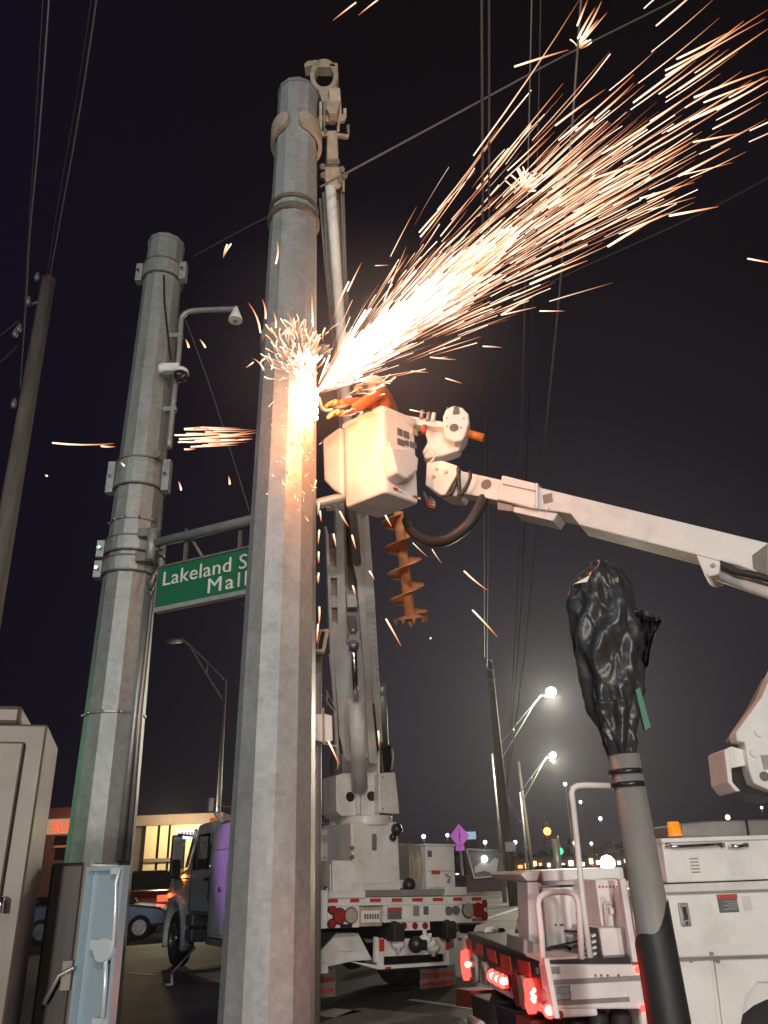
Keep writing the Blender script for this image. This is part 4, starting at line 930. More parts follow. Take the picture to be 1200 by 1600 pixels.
c = MB(); q = SBf(.5).p(1055, 1304); c.tube([q - V((0, 0, .01)), q, q + V((0, 0, .075))], [.045, .042, .036], 16); c.build('amber_beacon', M['amberlens'], bt)
ppoly(SBf(.6), [(1064, 1287), (1102, 1283), (1560, 1267), (1560, 1312), (1066, 1313)], 0, -.9, 'canvas_cover', 'grey', bt, .03)
ppoly(SBf(.6), [(1165, 1281), (1168, 1281), (1172, 1307), (1169, 1307)], .01, 0, 'cover_seam', 'blackp', bt, 0)
# wheel at the right edge
c = MB(); wq = SB.p(1225, 1640, -.1); wheel(bt, V((wq.x, wq.y, .50)), -bdir, .42, .26)
# items on the tail deck beyond the beam
tb = thing('tool_chest', 'pale open tool chest with a bright steel hinge standing behind the bucket truck tail', 'tool chest', WZ(775, 1485, .9))
TP_ = Plane(W(775, 1465, 6.9), (1, .2, 0))
c = MB(); TP_.poly(c, [(760, 1449), (773, 1446), (790, 1456), (798, 1482), (792, 1492), (752, 1470)], 0, -.3); c.build('chest', M['white'], tb, bevel=.01)
c = MB(); TP_.tube(c, [(772, 1452), (766, 1478)], .014, .03); c.build('hinge_bar', M['chrome'], tb)
c = MB(); TP_.disc(c, 782, 1455, .025, .05, 0); c.build('latch', M['blackp'], tb)
# cone
cn = thing('traffic_cone', 'orange and white traffic cone standing beyond the bucket truck tail', 'cone', WZ(815, 1467, .9))
q = W(815, 1467, 7.0); h_ = W(812, 1434, 7.0).z - q.z
c = MB(); c.tube([q, q + V((0, 0, h_))], .06, 14, .018); o = c.build('cone_body', M['orangep'], cn)
c = MB(); c.tube([q + V((0, 0, h_ * .35)), q + V((0, 0, h_ * .75))], .049, 14, .032); c.build('white_collar', M['whitetape'], o)
c = MB(); c.box(q.x - .09, q.x + .09, q.y - .09, q.y + .09, q.z - .02, q.z); c.build('cone_base', M['blackp'], cn, bevel=.01)

# ------------------------------------------------------------------ aerial boom (part of the bucket truck)
J0 = W(690, 752, 6.55); J1 = W(1200, 885, 5.35); jd = (J1 - J0).normalized()
JP = Plane(J0, V((jd.x, jd.y, 0)), (0, 0, 1))
def jp(pts, d0, d1, name, m, par, bev=.01, label=None): return ppoly(JP, pts, d0, d1, name, m, par, bev, label, ref=0)
bo = jp([(838, 760), (1200, 848), (1620, 955), (1640, 1040), (1210, 905), (1155, 884), (905, 820), (892, 803), (870, 799), (836, 795)], 0, -.30, 'aerial_boom', 'white2', bt, .012)
jp([(870, 799), (892, 803), (905, 820), (1093, 871), (1093, 884), (896, 832), (868, 812)], -.012, -.28, 'boom_underside', 'tan', bo) if 0 else None
jp([(785, 743), (838, 756), (838, 797), (778, 781)], .02, -.32, 'boom_sleeve', 'white2', bo, .015)
jp([(842, 757), (842, 796), (838.5, 796), (838.5, 756)], .03, -.33, 'sleeve_ring', 'white', bo, .004)
c = MB(); JP.poly(c, [(787, 757), (838, 768), (838, 770), (787, 759)], .024, .015, 0); c.build('sleeve_seam', M['grey'], bo)
jp([(776, 783), (800, 788), (800, 798), (776, 795)], -.02, -.28, 'wear_block', 'grey', bo, .004)
jp([(800, 789), (870, 800), (862, 812), (800, 798)], -.03, -.27, 'lower_web', 'white', bo, .006)
pbox(JP, 848, 774, 864, 784, .006, 0, 'small_window', 'grey', bo, .002)
c = MB(); JP.poly(c, [(848, 790), (858, 792), (853, 798)], .01, -.1); c.build('lug', M['white2'], bo)
jp([(1088, 868), (1126, 878), (1124, 898), (1110, 902), (1100, 897)], .02, -.30, 'cylinder_lug', 'white2', bo); pdisc(JP, 1115, 885, .016, 'pin', 'steel', bo, .035, 0)
c = MB(); c.tube([JP.p(1112, 893, -.12), JP.p(1300, 960, -.12)], .055, 16); c.build('boom_cylinder', M['white2'], bt)
jp([(1176, 868), (1200, 850), (1200, 905), (1178, 888)], .012, 0, 'rusty_patch', 'galv_dark', bo, .0)
c = MB(); c.tube(smooth_path([JP.p(1125, 880, -.02), JP.p(1150, 893, 0), JP.p(1180, 899, .01), JP.p(1240, 915, .02)]), .028, 8); c.build('hydraulic_hose', M['hose'], bt)
fl_ = jp([(696, 727), (786, 747), (784, 780), (694, 762)], -.06, -.24, 'fly_section', 'white2', bt, .012)
pdisc(JP, 760, 757, .05, 'round_decal', 'decal', fl_, -.055, -.07, ref=-.06)
jp([(666, 722), (690, 719), (714, 727), (720, 762), (712, 775), (690, 774), (664, 758)], .0, -.26, 'boom_knuckle', 'white2', bt, .015)
for x, y in ((682, 733), (697, 738), (678, 745)): pdisc(JP, x, y, .018, 'bolt', 'steel', fl_, .015, 0)
for pts in ([(697, 776), (706, 760), (717, 740), (716, 730)], [(716, 731), (717, 752), (719, 773)], [(719, 774), (730, 758), (735, 745), (734, 737)], [(690, 776), (705, 771), (713, 752)]):
    c = MB(); c.tube(smooth_path([JP.p(x, y, .03) for x, y in pts]), .018, 8); c.build('hydraulic_hose', M['hose'], bt)
c = MB(); c.tube(smooth_path([JP.p(636, 812, -.15), JP.p(648, 834, -.1), JP.p(672, 846, -.05), JP.p(700, 843, 0), JP.p(730, 822, .0), JP.p(748, 795, -.05), JP.p(757, 775, -.12)], 8), .055, 10); c.build('hose_sleeve', M['hose'], bt)
for k in range(3):
    c = MB(); c.tube(smooth_path([JP.p(662, 768 + k * 3, -.1), JP.p(670, 782 + k * 4, 0), JP.p(680, 786 + k * 3, 0), JP.p(672, 776 + k * 2, -.05)]), .009, 6); c.build('control_wire', M['redtape' if k == 2 else 'steel'], bt)
# bucket
zN = W(602, 768, 6.30).z
BL, BNr, BR, BK = WZ(537, 794, zN), WZ(602, 768, zN), WZ(657, 787, zN), WZ(587, 815, zN)
print('bucket', BL, BNr, BR, BK)
BK = BL + BR - BNr
bh = W(603, 634, 6.30).z - zN
cen = (BL + BR) / 2
def bk(p, s, z): return cen + (V(p) - cen) * s + V((0, 0, z))
rim = [BL, BNr, BR, BK]
c = MB(); vs = []; fs = []
def corner(p, s, z, rr=.05):   # rounded corner ring
    out = []
    for i in range(4):
        a, b_, d = rim[i - 1], rim[i], rim[(i + 1) % 4]
        e0 = (a - b_).normalized(); e1 = (d - b_).normalized(); 
        for t in (0, .33, .67, 1):
            q = b_ + e0 * rr * (1 - t) ** 2 + e1 * rr * t ** 2
            out.append(cen + (q - cen) * s + V((0, 0, z)))
    return out
rings = [corner(0, .93, 0), corner(0, .975, .015), corner(0, .985, .05), corner(0, 1.0, bh - .06), corner(0, 1.06, bh - .05), corner(0, 1.07, bh), corner(0, .97, bh), corner(0, .93, .06)]
for rg in rings: vs += rg
for i in range(len(rings) - 1):
    for k in range(16): fs.append((i * 16 + k, i * 16 + (k + 1) % 16, (i + 1) * 16 + (k + 1) % 16, (i + 1) * 16 + k))
fs.append(list(range(16))[::-1]); fs.append([7 * 16 + k for k in range(16)])
c.add(vs, fs, False); bu_ = c.build('bucket', M['white2'], bt, 'square white fibreglass bucket glowing orange on its left side', bevel=.006)
RF = Plane(BNr + V((0, 0, .3)), (BR - BNr)); LF = Plane(BNr + V((0, 0, .3)), (BNr - BL))
ppoly(RF, [(610, 697), (638, 700), (655, 716), (653, 735), (637, 748), (620, 738)], .16, .0, 'mounting_bracket', 'white2', bt, .02)
ppoly(RF, [(609, 690), (615, 715), (632, 748), (640, 750), (628, 752), (612, 720)], .02, 0, 'bucket_rib', 'white2', bu_, .005)
for a in ((620, 669, 628, 682), (630, 673, 638.5, 686), (620, 685, 631, 698), (640, 690, 650, 702), (632, 688, 638, 697)): pbox(RF, *a, .012, .0, 'square_decal', 'decal', bu_, 0)
pbox(RF, 643, 669, 652, 682, .012, 0, 'yellow_decal', 'rope', bu_, 0)
for a in ((614, 761.5, 621, 767), (645, 774, 652, 779)): pbox(RF, *a, .012, 0, 'red_tape', 'redtape', bu_, 0)
for a in ((621, 764, 627, 769), (652, 777, 656, 781)): pbox(RF, *a, .012, 0, 'white_tape', 'whitetape', bu_, 0)
# side tool bin left of the bucket
TBp = Plane(LF.p(520, 730, -.03), (BNr - BL))
c = MB(); TBp.poly(c, [(503, 686), (528, 668), (534, 668), (534, 774), (520, 766), (505, 750)], .0, -.30); o = c.build('bucket_step', M['white2'], bt, 'smaller side tray glowing orange', bevel=.03)
# upper jib on the bucket
JB = Plane(BR + V((.0, .12, .9)), (1, -.15, 0))
ppoly(JB, [(662, 668), (690, 660), (712, 668), (722, 690), (718, 703), (690, 712), (664, 716), (659, 705), (668, 690)], 0, -.16, 'jib_arm', 'white2', bt, .02)
c = MB(); vs = [(692, 664), (692, 650), (697, 638), (709, 633), (722, 636), (732, 646), (733, 660), (727, 680), (722, 688), (710, 690), (698, 685), (693, 676)]
JB.poly(c, vs, .12, -.10); jpz = c.build('jib_plate', M['white2'], bt, bevel=.02)
pbox(JB, 710, 646, 719, 651, .125, .12, 'decal', 'decal', jpz, 0); pbox(JB, 709, 652, 720, 657, .125, .12, 'decal', 'decal', jpz, 0)
pdisc(JB, 711, 678, .045, 'round_decal', 'decal', jpz, .125, .12)
for x, y in ((701, 648), (700, 663), (726, 664), (700, 676), (722, 678)): pdisc(JB, x, y, .008, 'bolt', 'steel', jpz, .13, .12)
c = MB(); c.tube([JB.p(724, 676, .0), JB.p(756, 684, .0)], .042, 14); c.build('jib_rod', M['orangep'], bt)
ppoly(JB, [(634, 648), (700, 660), (695, 668), (640, 662)], .1, -.04, 'control_console', 'white2', bt, .01)
for x, y, m in ((658, 654, 'steel'), (668, 657, 'steel'), (676, 658, 'whitetape'), (662, 677, 'redtape')):
    c = MB(); q = JB.p(x, y, .12); c.cyl(q, q + V((.02, 0, .09)), .022, 8); c.build('control_lever', M[m], bt)
c = MB(); c.tube(smooth_path([JB.p(664, 706, .1), JB.p(668, 700, .12), JB.p(675, 705, .12), JB.p(678, 716, .1), JB.p(672, 722, .1)]), .012, 6); c.build('control_wire', M['white2'], bt)
# lower elbow at the right edge
EP = Plane(W(1175, 1160, 5.2), (1, 0, 0))
el = ppoly(EP, [(1200, 1066), (1230, 1000), (1335, 980), (1335, 1250), (1205, 1236), (1178, 1224), (1171, 1205), (1164, 1160), (1152, 1158), (1150, 1145), (1190, 1090)], 0, -.12, 'boom_elbow', 'white2', bt, .01)
ppoly(EP, [(1166, 1165), (1150, 1153), (1185, 1098), (1210, 1050), (1218, 1050), (1195, 1100)], -.14, -.34, 'elbow_web', 'tan', bt, .01)
ppoly(EP, [(1133, 1172), (1143, 1166), (1164, 1172), (1166, 1196), (1140, 1201)], -.05, -.1, 'roller_guard', 'white2', bt, .006)
ppoly(EP, [(1132, 1172), (1141, 1167), (1145, 1222), (1158, 1236), (1150, 1237), (1138, 1222)], -.0, -.3, 'roller_bracket', 'white2', bt, .008)
c = MB(); c.cyl(EP.p(1178, 1216, -.1), EP.p(1178, 1216, -.34), .16, 20); c.build('rubber_roller', M['black'], bt)
pbox(EP, 1188, 1180, 1206, 1202, .006, 0, 'decal', 'steel', el, 0); pdisc(EP, 1194, 1213, .03, 'pin_hole', 'decal', el, .006, -.01); pdisc(EP, 1186, 1143, .035, 'pin_boss', 'white2', el, .015, 0); pdisc(EP, 1178, 1176, .028, 'pin_boss', 'white2', el, .015, 0)

# the rest of the truck, beyond the right edge of the photograph: turret, riser and cab
te = BN + bfw * 3.6 + bdir * 1.25
c = MB(); c.cyl(te + V((0, 0, 1.2)), te + V((0, 0, 2.05)), .38, 24); c.build('turret_base', M['white2'], bt)
c = MB(); e1 = JP.p(1610, 990, -.15); a_ = te + V((0, 0, 2.05)); s1_ = bdir * .16; c.prism([a_ - s1_ - bfw * .25, a_ - s1_ + bfw * .30, e1 - s1_ + bfw * .25 - V((0, 0, .3)), e1 - s1_ + bfw * .2 + V((0, 0, .15)), e1 - s1_ - bfw * .25 + V((0, 0, .1))], s1_ * 2); c.build('riser', M['white2'], bt, bevel=.02)
c = MB(); m_ = EP.p(1330, 1110, -.06); c.prism([m_ + V((-.1, 0, .45)), m_ + V((-.1, 0, -.45)), te + V((0, -.10, 1.75)), te + V((0, -.10, 2.35))], V((0, .14, 0))); c.build('lower_boom', M['white2'], bt, bevel=.01)
bt_box(5.0, 6.9, .05, 2.25, .55, 1.5, 'cab', 'white', bev=.06); bt_box(5.1, 6.2, .12, 2.18, 1.5, 2.3, 'cab_top', 'white', bev=.12)
bt_box(5.25, 6.05, .10, .13, 1.55, 2.15, 'side_window', 'glass', bev=0)
wheel(bt, BN + bfw * 6.2 + bdir * .25 + V((0, 0, .5)), -bdir, .5, .28); wheel(bt, BN + bfw * 6.2 + bdir * 2.05 + V((0, 0, .5)), bdir, .5, .28)
# ------------------------------------------------------------------ worker leaning out of the bucket
def skin_mesh(name, nodes, edges, m, parent, sub=2, root=0, label=None):
    me = bpy.data.meshes.new(name); o0 = ORG[parent.name]
    me.from_pydata([tuple(V(p) - o0) for p, r in nodes], edges, []); me.materials.append(m)
    o = bpy.data.objects.new(name, me); COL.objects.link(o)
    sk = o.modifiers.new('skin', 'SKIN'); sk.use_smooth_shade = True
    for i, (p, r) in enumerate(nodes):
        sv = me.skin_vertices[0].data[i]; sv.radius = (r, r) if not isinstance(r, tuple) else r; sv.use_root = (i == root)
    su = o.modifiers.new('sub', 'SUBSURF'); su.levels = sub; su.render_levels = sub
    dg = bpy.context.evaluated_depsgraph_get(); me2 = bpy.data.meshes.new_from_object(o.evaluated_get(dg)); me2.name = name
    o.modifiers.clear(); o.data = me2
    for p in me2.polygons: p.use_smooth = True
    o.parent = parent; ORG[o.name] = o0
    if label: o['label'] = label
    return o
pf = cen + V((0, 0, .06))
pe = thing('person', 'worker in orange shirt and cream hard hat leaning out of the bucket', 'person', pf)
hipz = .86
hip = pf + V((.05, 0, hipz)); hd = W(584, 612, 6.42); chest = hip.lerp(hd, .55) + V((.06, 0, .02)); neck = hd + V((.08, .02, -.13))
armR = W(553, 640, 6.20); handR = W(523, 646, 6.02); armL = W(565, 628, 6.45); handL = W(520, 630, 6.2)
nodes = [(hip, .15), (hip + V((0, 0, .15)), .145), (chest, .165), (neck, .075), (hd, .095),
         (chest + V((0, -.17, .05)), .075), (armR, .055), (handR + V((.06, 0, 0)), .038),
         (chest + V((0, .17, .05)), .075), (armL, .055), (handL + V((.06, 0, 0)), .038),
         (hip + V((-.02, -.1, -.1)), .10), (pf + V((.0, -.11, .45)), .075), (pf + V((0, -.11, .08)), .055),
         (hip + V((-.02, .1, -.1)), .10), (pf + V((.0, .11, .45)), .075), (pf + V((0, .11, .08)), .055)]
ed = [(0, 1), (1, 2), (2, 3), (3, 4), (2, 5), (5, 6), (6, 7), (2, 8), (8, 9), (9, 10), (0, 11), (11, 12), (12, 13), (0, 14), (14, 15), (15, 16)]
skin_mesh('body', nodes, ed, M['shirt'], pe)
c = MB(); c.ball(hd, .105, 16, 10, 1, .85, 1.15); hdo = c.build('head', M['skin'], pe)
for s in (-1, 1): c = MB(); c.ball(hd + V((.01, s * .09, 0)), .03, 8, 6, .8, .4, 1.2); c.build('ear', M['skin'], hdo)
c = MB(); vs = [hd + V((0, 0, .03)), hd + V((0, 0, .07)), hd + V((0, 0, .115)), hd + V((0, 0, .145)), hd + V((0, 0, .158))]; c.tube(vs, [.135, .13, .115, .075, .01], 20); c.ball(hd + V((-.12, 0, .035)), .08, 12, 6, 1.0, 1.3, .14); c.build('hard_hat', M['hat'], pe)
c = MB(); n = 10; vs = []; fs = []
for i in range(n + 1):
    th = pi - 1.1 + 2.2 * i / n
    for z, r_ in ((.05, .135), (-.14, .125)):
        for e in (0, .008): vs.append(hd + V((cos(th) * (r_ + e), sin(th) * (r_ + e) * .9, z)))
for i in range(n):
    a = i * 4; b_ = a + 4; fs += [(a, b_, b_ + 2, a + 2), (a + 1, a + 3, b_ + 3, b_ + 1), (a, a + 1, b_ + 1, b_), (a + 2, b_ + 2, b_ + 3, a + 3)]
c.add(vs, fs, True); c.build('face_shield', M['blackp'], pe)
for hnd, arm in ((handR, armR), (handL, armL)):
    d = (hnd - arm).normalized(); sd = d.cross(V((0, 0, 1))).normalized(); u = sd.cross(d)
    w0 = hnd - d * .02
    nodes = [(w0 - d * .06, .032), (w0, .038), (w0 + d * .05, (.048, .026))]; ed = [(0, 1), (1, 2)]
    for k, (off, L_) in enumerate(((-.033, .070), (-.011, .082), (.012, .078), (.033, .062))):
        b0 = len(nodes); r0 = w0 + d * .07 + sd * off
        nodes += [(r0, .013), (r0 + d * L_ * .45 - u * .012, .011), (r0 + d * L_ * .6 - u * L_ * .5, .010)]; ed += [(2, b0), (b0, b0 + 1), (b0 + 1, b0 + 2)]
    b0 = len(nodes); nodes += [(w0 + d * .02 - sd * .045, .014), (w0 + d * .06 - sd * .06 - u * .03, .012)]; ed += [(1, b0), (b0, b0 + 1)]
    skin_mesh('gloved_hand', nodes, ed, M['glove'], pe, 1)
c = MB(); c.cyl(handR - V((.0, 0, .02)), handR + V((-.02, .0, .26)), .035, 12); sawc = thing('cutting_torch', 'short dark cutting torch held against the pole at the bright spark source', 'torch', handR)
c2 = MB(); c2.tube(smooth_path([handR + V((.14, 0, .06)), handR + V((.02, 0, .05)), handR + V((-.10, -.02, .03)), W(497, 620, 5.85)]), .016, 8); c2.build('lance', M['steel'], sawc)
c2 = MB(); c2.cyl(handR + V((.16, 0, .065)), handR + V((-.02, -.01, .045)), .026, 12); c2.build('grip', M['blackp'], sawc)
c2 = MB(); c2.tube(smooth_path([handR + V((.14, 0, .06)), handR + V((.25, 0, .0)), cen + V((-.05, -.1, bh + .05)), cen + V((-.05, 0, bh - .3))]), .010, 6); c2.build('gas_hose', M['hose'], sawc)

# ------------------------------------------------------------------ sparks
sm = bpy.data.materials.new('glowing_spark'); sm.use_nodes = True; nt = sm.node_tree; nt.nodes.clear()
o_ = nt.nodes.new('ShaderNodeOutputMaterial'); e_ = nt.nodes.new('ShaderNodeEmission'); a_ = nt.nodes.new('ShaderNodeAttribute'); a_.attribute_name = 'spark_colour'
nt.links.new(a_.outputs['Color'], e_.inputs['Color']); e_.inputs['Strength'].default_value = 1.0; nt.links.new(e_.outputs[0], o_.inputs[0]); sm.cycles.emission_sampling = 'NONE'
HOT = V((2.4, 1.75, 1.3)); MID = V((1.5, .66, .32)); COOL = V((.75, .14, .03)); WHITE = V((4.5, 4.0, 3.6))
class Sparks(MB):
    def __init__(s): super().__init__(); s.col = []
    def streak(s, p0, p1, w, y0, y1=None, bend=0, hot=1.0, n=4, white=False):
        """thin tapering glowing rod between two seen points at depths y0, y1; w = width in pixels there"""
        y1 = y0 if y1 is None else y1
        a = W(*p0, y0); b = W(*p1, y1); L_ = (b - a).length
        side = (b - a).cross(V((0, 1, 0))).normalized(); m = 5; pts = []; cols = []; rs = []
        scale = ((a + b) / 2 - CAM).length / FPX
        for i in range(m):
            t = i / (m - 1); q = a.lerp(b, t) + side * bend * 4 * t * (1 - t) * L_
            pts.append(q); rs.append(max(w * scale * .5 * (.28 + .9 * t ** .7), .0015) * (.75 if i == m - 1 else 1))
            cc = COOL.lerp(MID, min(t * 2.6, 1)) if t < .38 else MID.lerp(HOT, (t - .38) / .62)
            if white: cc = HOT.lerp(WHITE, t)
            cols.append(cc * hot)
        base = len(s.v); s.tube(pts, rs, n, cap=True); 
        for i in range(m): s.col += [cols[i]] * n
rnd = random.Random(11)
SX, SY = 491, 617
sp = Sparks()
def rpt(phi, r, drop=0): return (SX + r * cos(phi), SY - r * sin(phi) + drop)
for i in range(520):     # whole fan
    u = rnd.random(); r = 25 + 500 * u ** 1.15
    ang = rnd.gauss(38.5, 6.2 + 3.0 * max(0, 1 - r / 260))
    if ang > 41: ang = 41 + (ang - 41) * (1.35 if r < 420 else .9)
    phi = R(ang); Ls = rnd.uniform(45, 150) * (.45 + r / 480)
    dphi = R((ang - 39) * .10 - rnd.uniform(0, 5))
    p0 = rpt(phi, r); p1 = (p0[0] + Ls * cos(phi + dphi), p0[1] - Ls * sin(phi + dphi))
    if rnd.random() < .5: p0, p1 = p1, p0
    sp.streak(p0, p1, rnd.choice((.7, 1.0, 1.3, 1.9)), rnd.uniform(5.7, 7.6), bend=rnd.uniform(-.015, .02), hot=rnd.uniform(.55, 1.25), n=3)
for i in range(400):     # dense white jet
    r = 4 + 350 * rnd.random() ** 1.45
    wid = 8.5 if r < 110 else 5.2
    phi = R(rnd.gauss(42.5 - r * .010, wid * (1 - r / 520))); Ls = rnd.uniform(40, 90)
    p0 = rpt(phi, r); p1 = (p0[0] + Ls * cos(phi), p0[1] - Ls * sin(phi))
    sp.streak(p0, p1, rnd.uniform(2.2, 4.6) * (1.2 - r / 440), rnd.uniform(5.9, 6.9), hot=1 if r < 240 else 1.25, white=r < 240, n=4)
for i in range(330):     # feathery edge of the jet
    r = 8 + 260 * rnd.random() ** 1.2; phi = R(rnd.gauss(41, 12 - r * .02)); Ls = rnd.uniform(25, 95)
    p0 = rpt(phi, r); a2 = phi + R(rnd.uniform(-4, 3)); sp.streak(p0, (p0[0] + Ls * cos(a2), p0[1] - Ls * sin(a2)), rnd.choice((.8, 1.1, 1.6)), rnd.uniform(5.8, 7.0), bend=rnd.uniform(-.02, .03), hot=rnd.uniform(.7, 1.3), n=3)
for i in range(70):      # sparse outer streaks to the upper right
    r = rnd.uniform(430, 800); ang = rnd.gauss(38, 5.5); phi = R(ang); Ls = rnd.uniform(60, 170)
    p1 = rpt(phi, r); q = (p1[0] + Ls * cos(phi - R(5)), p1[1] - Ls * sin(phi - R(5)))
    sp.streak(q, p1, rnd.choice((1.2, 1.8, 2.4)), rnd.uniform(5.2, 7.5), bend=.01, hot=rnd.uniform(.6, 1.25))
tag(sp.build('spark_shower', sm), 'dense fan of white-hot sparks streaming up and right from the pole', 'sparks', kind='stuff')
# streaks one can tell apart, at the outer edges of the fan
st_ = Sparks()
for i in range(26):      # a few in front of the worker
    x = rnd.uniform(520, 600); y = rnd.uniform(598, 652); a2 = R(rnd.uniform(0, 40)); Ls = rnd.uniform(10, 34)
    st_.streak((x, y), (x + Ls * cos(a2), y - Ls * sin(a2)), rnd.uniform(1.4, 3), 5.9, bend=rnd.uniform(-.1, .1), hot=rnd.uniform(.7, 1.2))
for a in (((1200, 15), (990, 160), 3.0), ((1200, 45), (1060, 140), 3.0), ((1195, 30), (1040, 118), 2.4), ((1135, 52), (1058, 92), 3), ((1120, 68), (1040, 110), 3), ((1200, 108), (1085, 152), 3.5), ((1200, 120), (1100, 160), 2.6), ((1186, 136), (1078, 188), 4),
          ((1158, 208), (1083, 222), 3), ((1140, 232), (1060, 275), 3.5), ((1145, 254), (1062, 274), 1.6), ((1122, 323), (1046, 337), 4), ((1034, 336), (950, 385), 3.8), ((1085, 285), (1000, 310), 3), ((1088, 308), (1012, 328), 1.5), ((918, 407), (828, 444), 3.6), ((1054, 248), (900, 350), 3), ((1030, 245), (925, 280), 3.4),
          ((945, 140), (868, 196), 3), ((928, 182), (900, 205), 2.5), ((880, 130), (745, 295), 1.9), ((905, 0), (740, 243), 1.8), ((888, 78), (804, 104), 3.2), ((1000, 205), (940, 240), 3), ((742, 268), (655, 363), 2.4), ((700, 315), (657, 370), 2.6), ((990, 130), (930, 185), 2.6),
          ((846, 455), (783, 492), 3), ((838, 480), (785, 492), 2.2), ((882, 486), (843, 486), 2.2), ((785, 543), (754, 541), 2.4), ((713, 562), (672, 558), 2.2), ((700, 557), (684, 560), 2), ((670, 582), (642, 580), 1.8), ((722, 599), (696, 591), 2), ((669, 646), (640, 640), 2.2), ((635, 385), (612, 440), 1.6), ((565, 410), (543, 455), 2.2), ((608, 414), (586, 415), 1.4), ((628, 402), (600, 470), 1.5),
          ((1212, 412), (1168, 404), 2.8), ((520, 32), (556, 4), 2.2), ((560, 24), (590, 0), 2.2), ((940, 2), (908, 62), 3), ((930, 12), (903, 60), 3), ((918, 0), (902, 40), 2.6), ((948, 20), (905, 70), 2.2), ((935, 30), (915, 55), 2)):
    st_.streak(a[0], a[1], a[2], rnd.uniform(5.4, 7.2), bend=rnd.uniform(-.012, .012), hot=rnd.uniform(.8, 1.15))
tag(st_.build('stray_sparks', sm), 'long separate spark streaks at the outer edge of the fan, upper right', 'sparks', kind='stuff')
# little star bursts
bs = Sparks()
for cx_, cy_, nn, rr in ((820, 300, 26, 40), (905, 78, 10, 24), (800, 372, 10, 18)):
    for i in range(nn):
        th = R(rnd.gauss(78, 34)); L_ = rnd.uniform(.3, 1) * rr
        bs.streak((cx_ + 3 * cos(th), cy_ - 3 * sin(th)), (cx_ + L_ * cos(th), cy_ - L_ * sin(th)), rnd.uniform(1.4, 2.8), 6.3, bend=rnd.uniform(-.1, .1), hot=1.1)
tag(bs.build('spark_burst', sm), 'small star-shaped spark bursts high in the fan over the bucket', 'sparks', kind='stuff')
# fountain thrown back to the left of the cut, in front of the pole
fn = Sparks()
for i in range(135):
    r = rnd.uniform(12, 85); ang = rnd.gauss(112, 30); phi = R(ang); Ls = rnd.uniform(8, 34)
    cx_, cy_ = 478, 598
    p0 = (cx_ + r * .8 * cos(phi), cy_ - r * sin(phi)); a2 = phi + R(rnd.uniform(-35, 25))
    fn.streak(p0, (p0[0] + Ls * cos(a2), p0[1] - Ls * sin(a2)), rnd.uniform(1.0, 2.6), rnd.uniform(5.0, 5.6), bend=rnd.uniform(-.15, .15), hot=rnd.uniform(.6, 1.2))
for i in range(50):
    r = rnd.uniform(4, 40); phi = R(rnd.uniform(60, 130)); p0 = (480 + r * .6 * cos(phi), 602 - r * sin(phi)); a2 = phi + R(rnd.uniform(-20, 20)); Ls = rnd.uniform(12, 26)
    fn.streak(p0, (p0[0] + Ls * cos(a2), p0[1] - Ls * sin(a2)), rnd.uniform(2, 4), rnd.uniform(5.2, 5.6), hot=1, white=True)
for i in range(70):
    p0 = (rnd.gauss(462, 16), rnd.gauss(700, 45)); a2 = R(rnd.uniform(230, 310)); Ls = rnd.uniform(4, 16)
    fn.streak(p0, (p0[0] + Ls * cos(a2), p0[1] - Ls * sin(a2)), rnd.uniform(.8, 1.9), rnd.uniform(5.1, 5.6), bend=rnd.uniform(-.3, .3), hot=rnd.uniform(.6, 1.1))
for a in (((388, 473), (407, 520), .06), ((410, 468), (415, 498), .05), ((427, 486), (431, 512), .05), ((449, 487), (460, 530), .05), ((433, 376), (431, 412), .05), ((384, 575), (396, 566), 0), ((411, 575), (414, 560), .3), ((421, 562), (424, 577), .2), ((438, 527), (444, 520), .1), ((442, 548), (446, 539), .1), ((487, 455), (489, 510), 0), ((520, 500), (545, 440), .02), ((395, 560), (412, 578), .1)):
    fn.streak(a[0], a[1], 2.6, 5.5, bend=a[2], hot=1)
tag(fn.build('spark_fountain', sm), 'curling fountain of sparks thrown over the face of the cut pole', 'sparks', kind='stuff')
lf = Sparks()
for i in range(26):
    y = rnd.uniform(668, 697); x = rnd.uniform(335, 398); Ls = rnd.uniform(20, 75)
    lf.streak((x, y), (x - Ls, y + (y - 684) * .15 + 1), rnd.uniform(1.4, 3), 6.9, hot=rnd.uniform(.7, 1.1))
for a in (((400, 672), (280, 686)), ((345, 688), (280, 690)), ((400, 676), (343, 680)), ((178, 693), (82, 692)), ((180, 698), (158, 697)), ((320, 666), (288, 670)), ((306, 701), (288, 702)), ((290, 530), (295, 543)), ((312, 530), (321, 543)), ((349, 402), (361, 381)), ((349, 403), (355, 382)), ((279, 752), (283, 766)), ((357, 744), (359, 757)), ((188, 722), (194, 728)), ((70, 742), (74, 744))):
    lf.streak(a[0], a[1], 2.8, 6.9, bend=.03, hot=1)
tag(lf.build('left_sparks', sm), 'short flat streaks of sparks flying left from behind the pole', 'sparks', kind='stuff')
dr_ = Sparks()
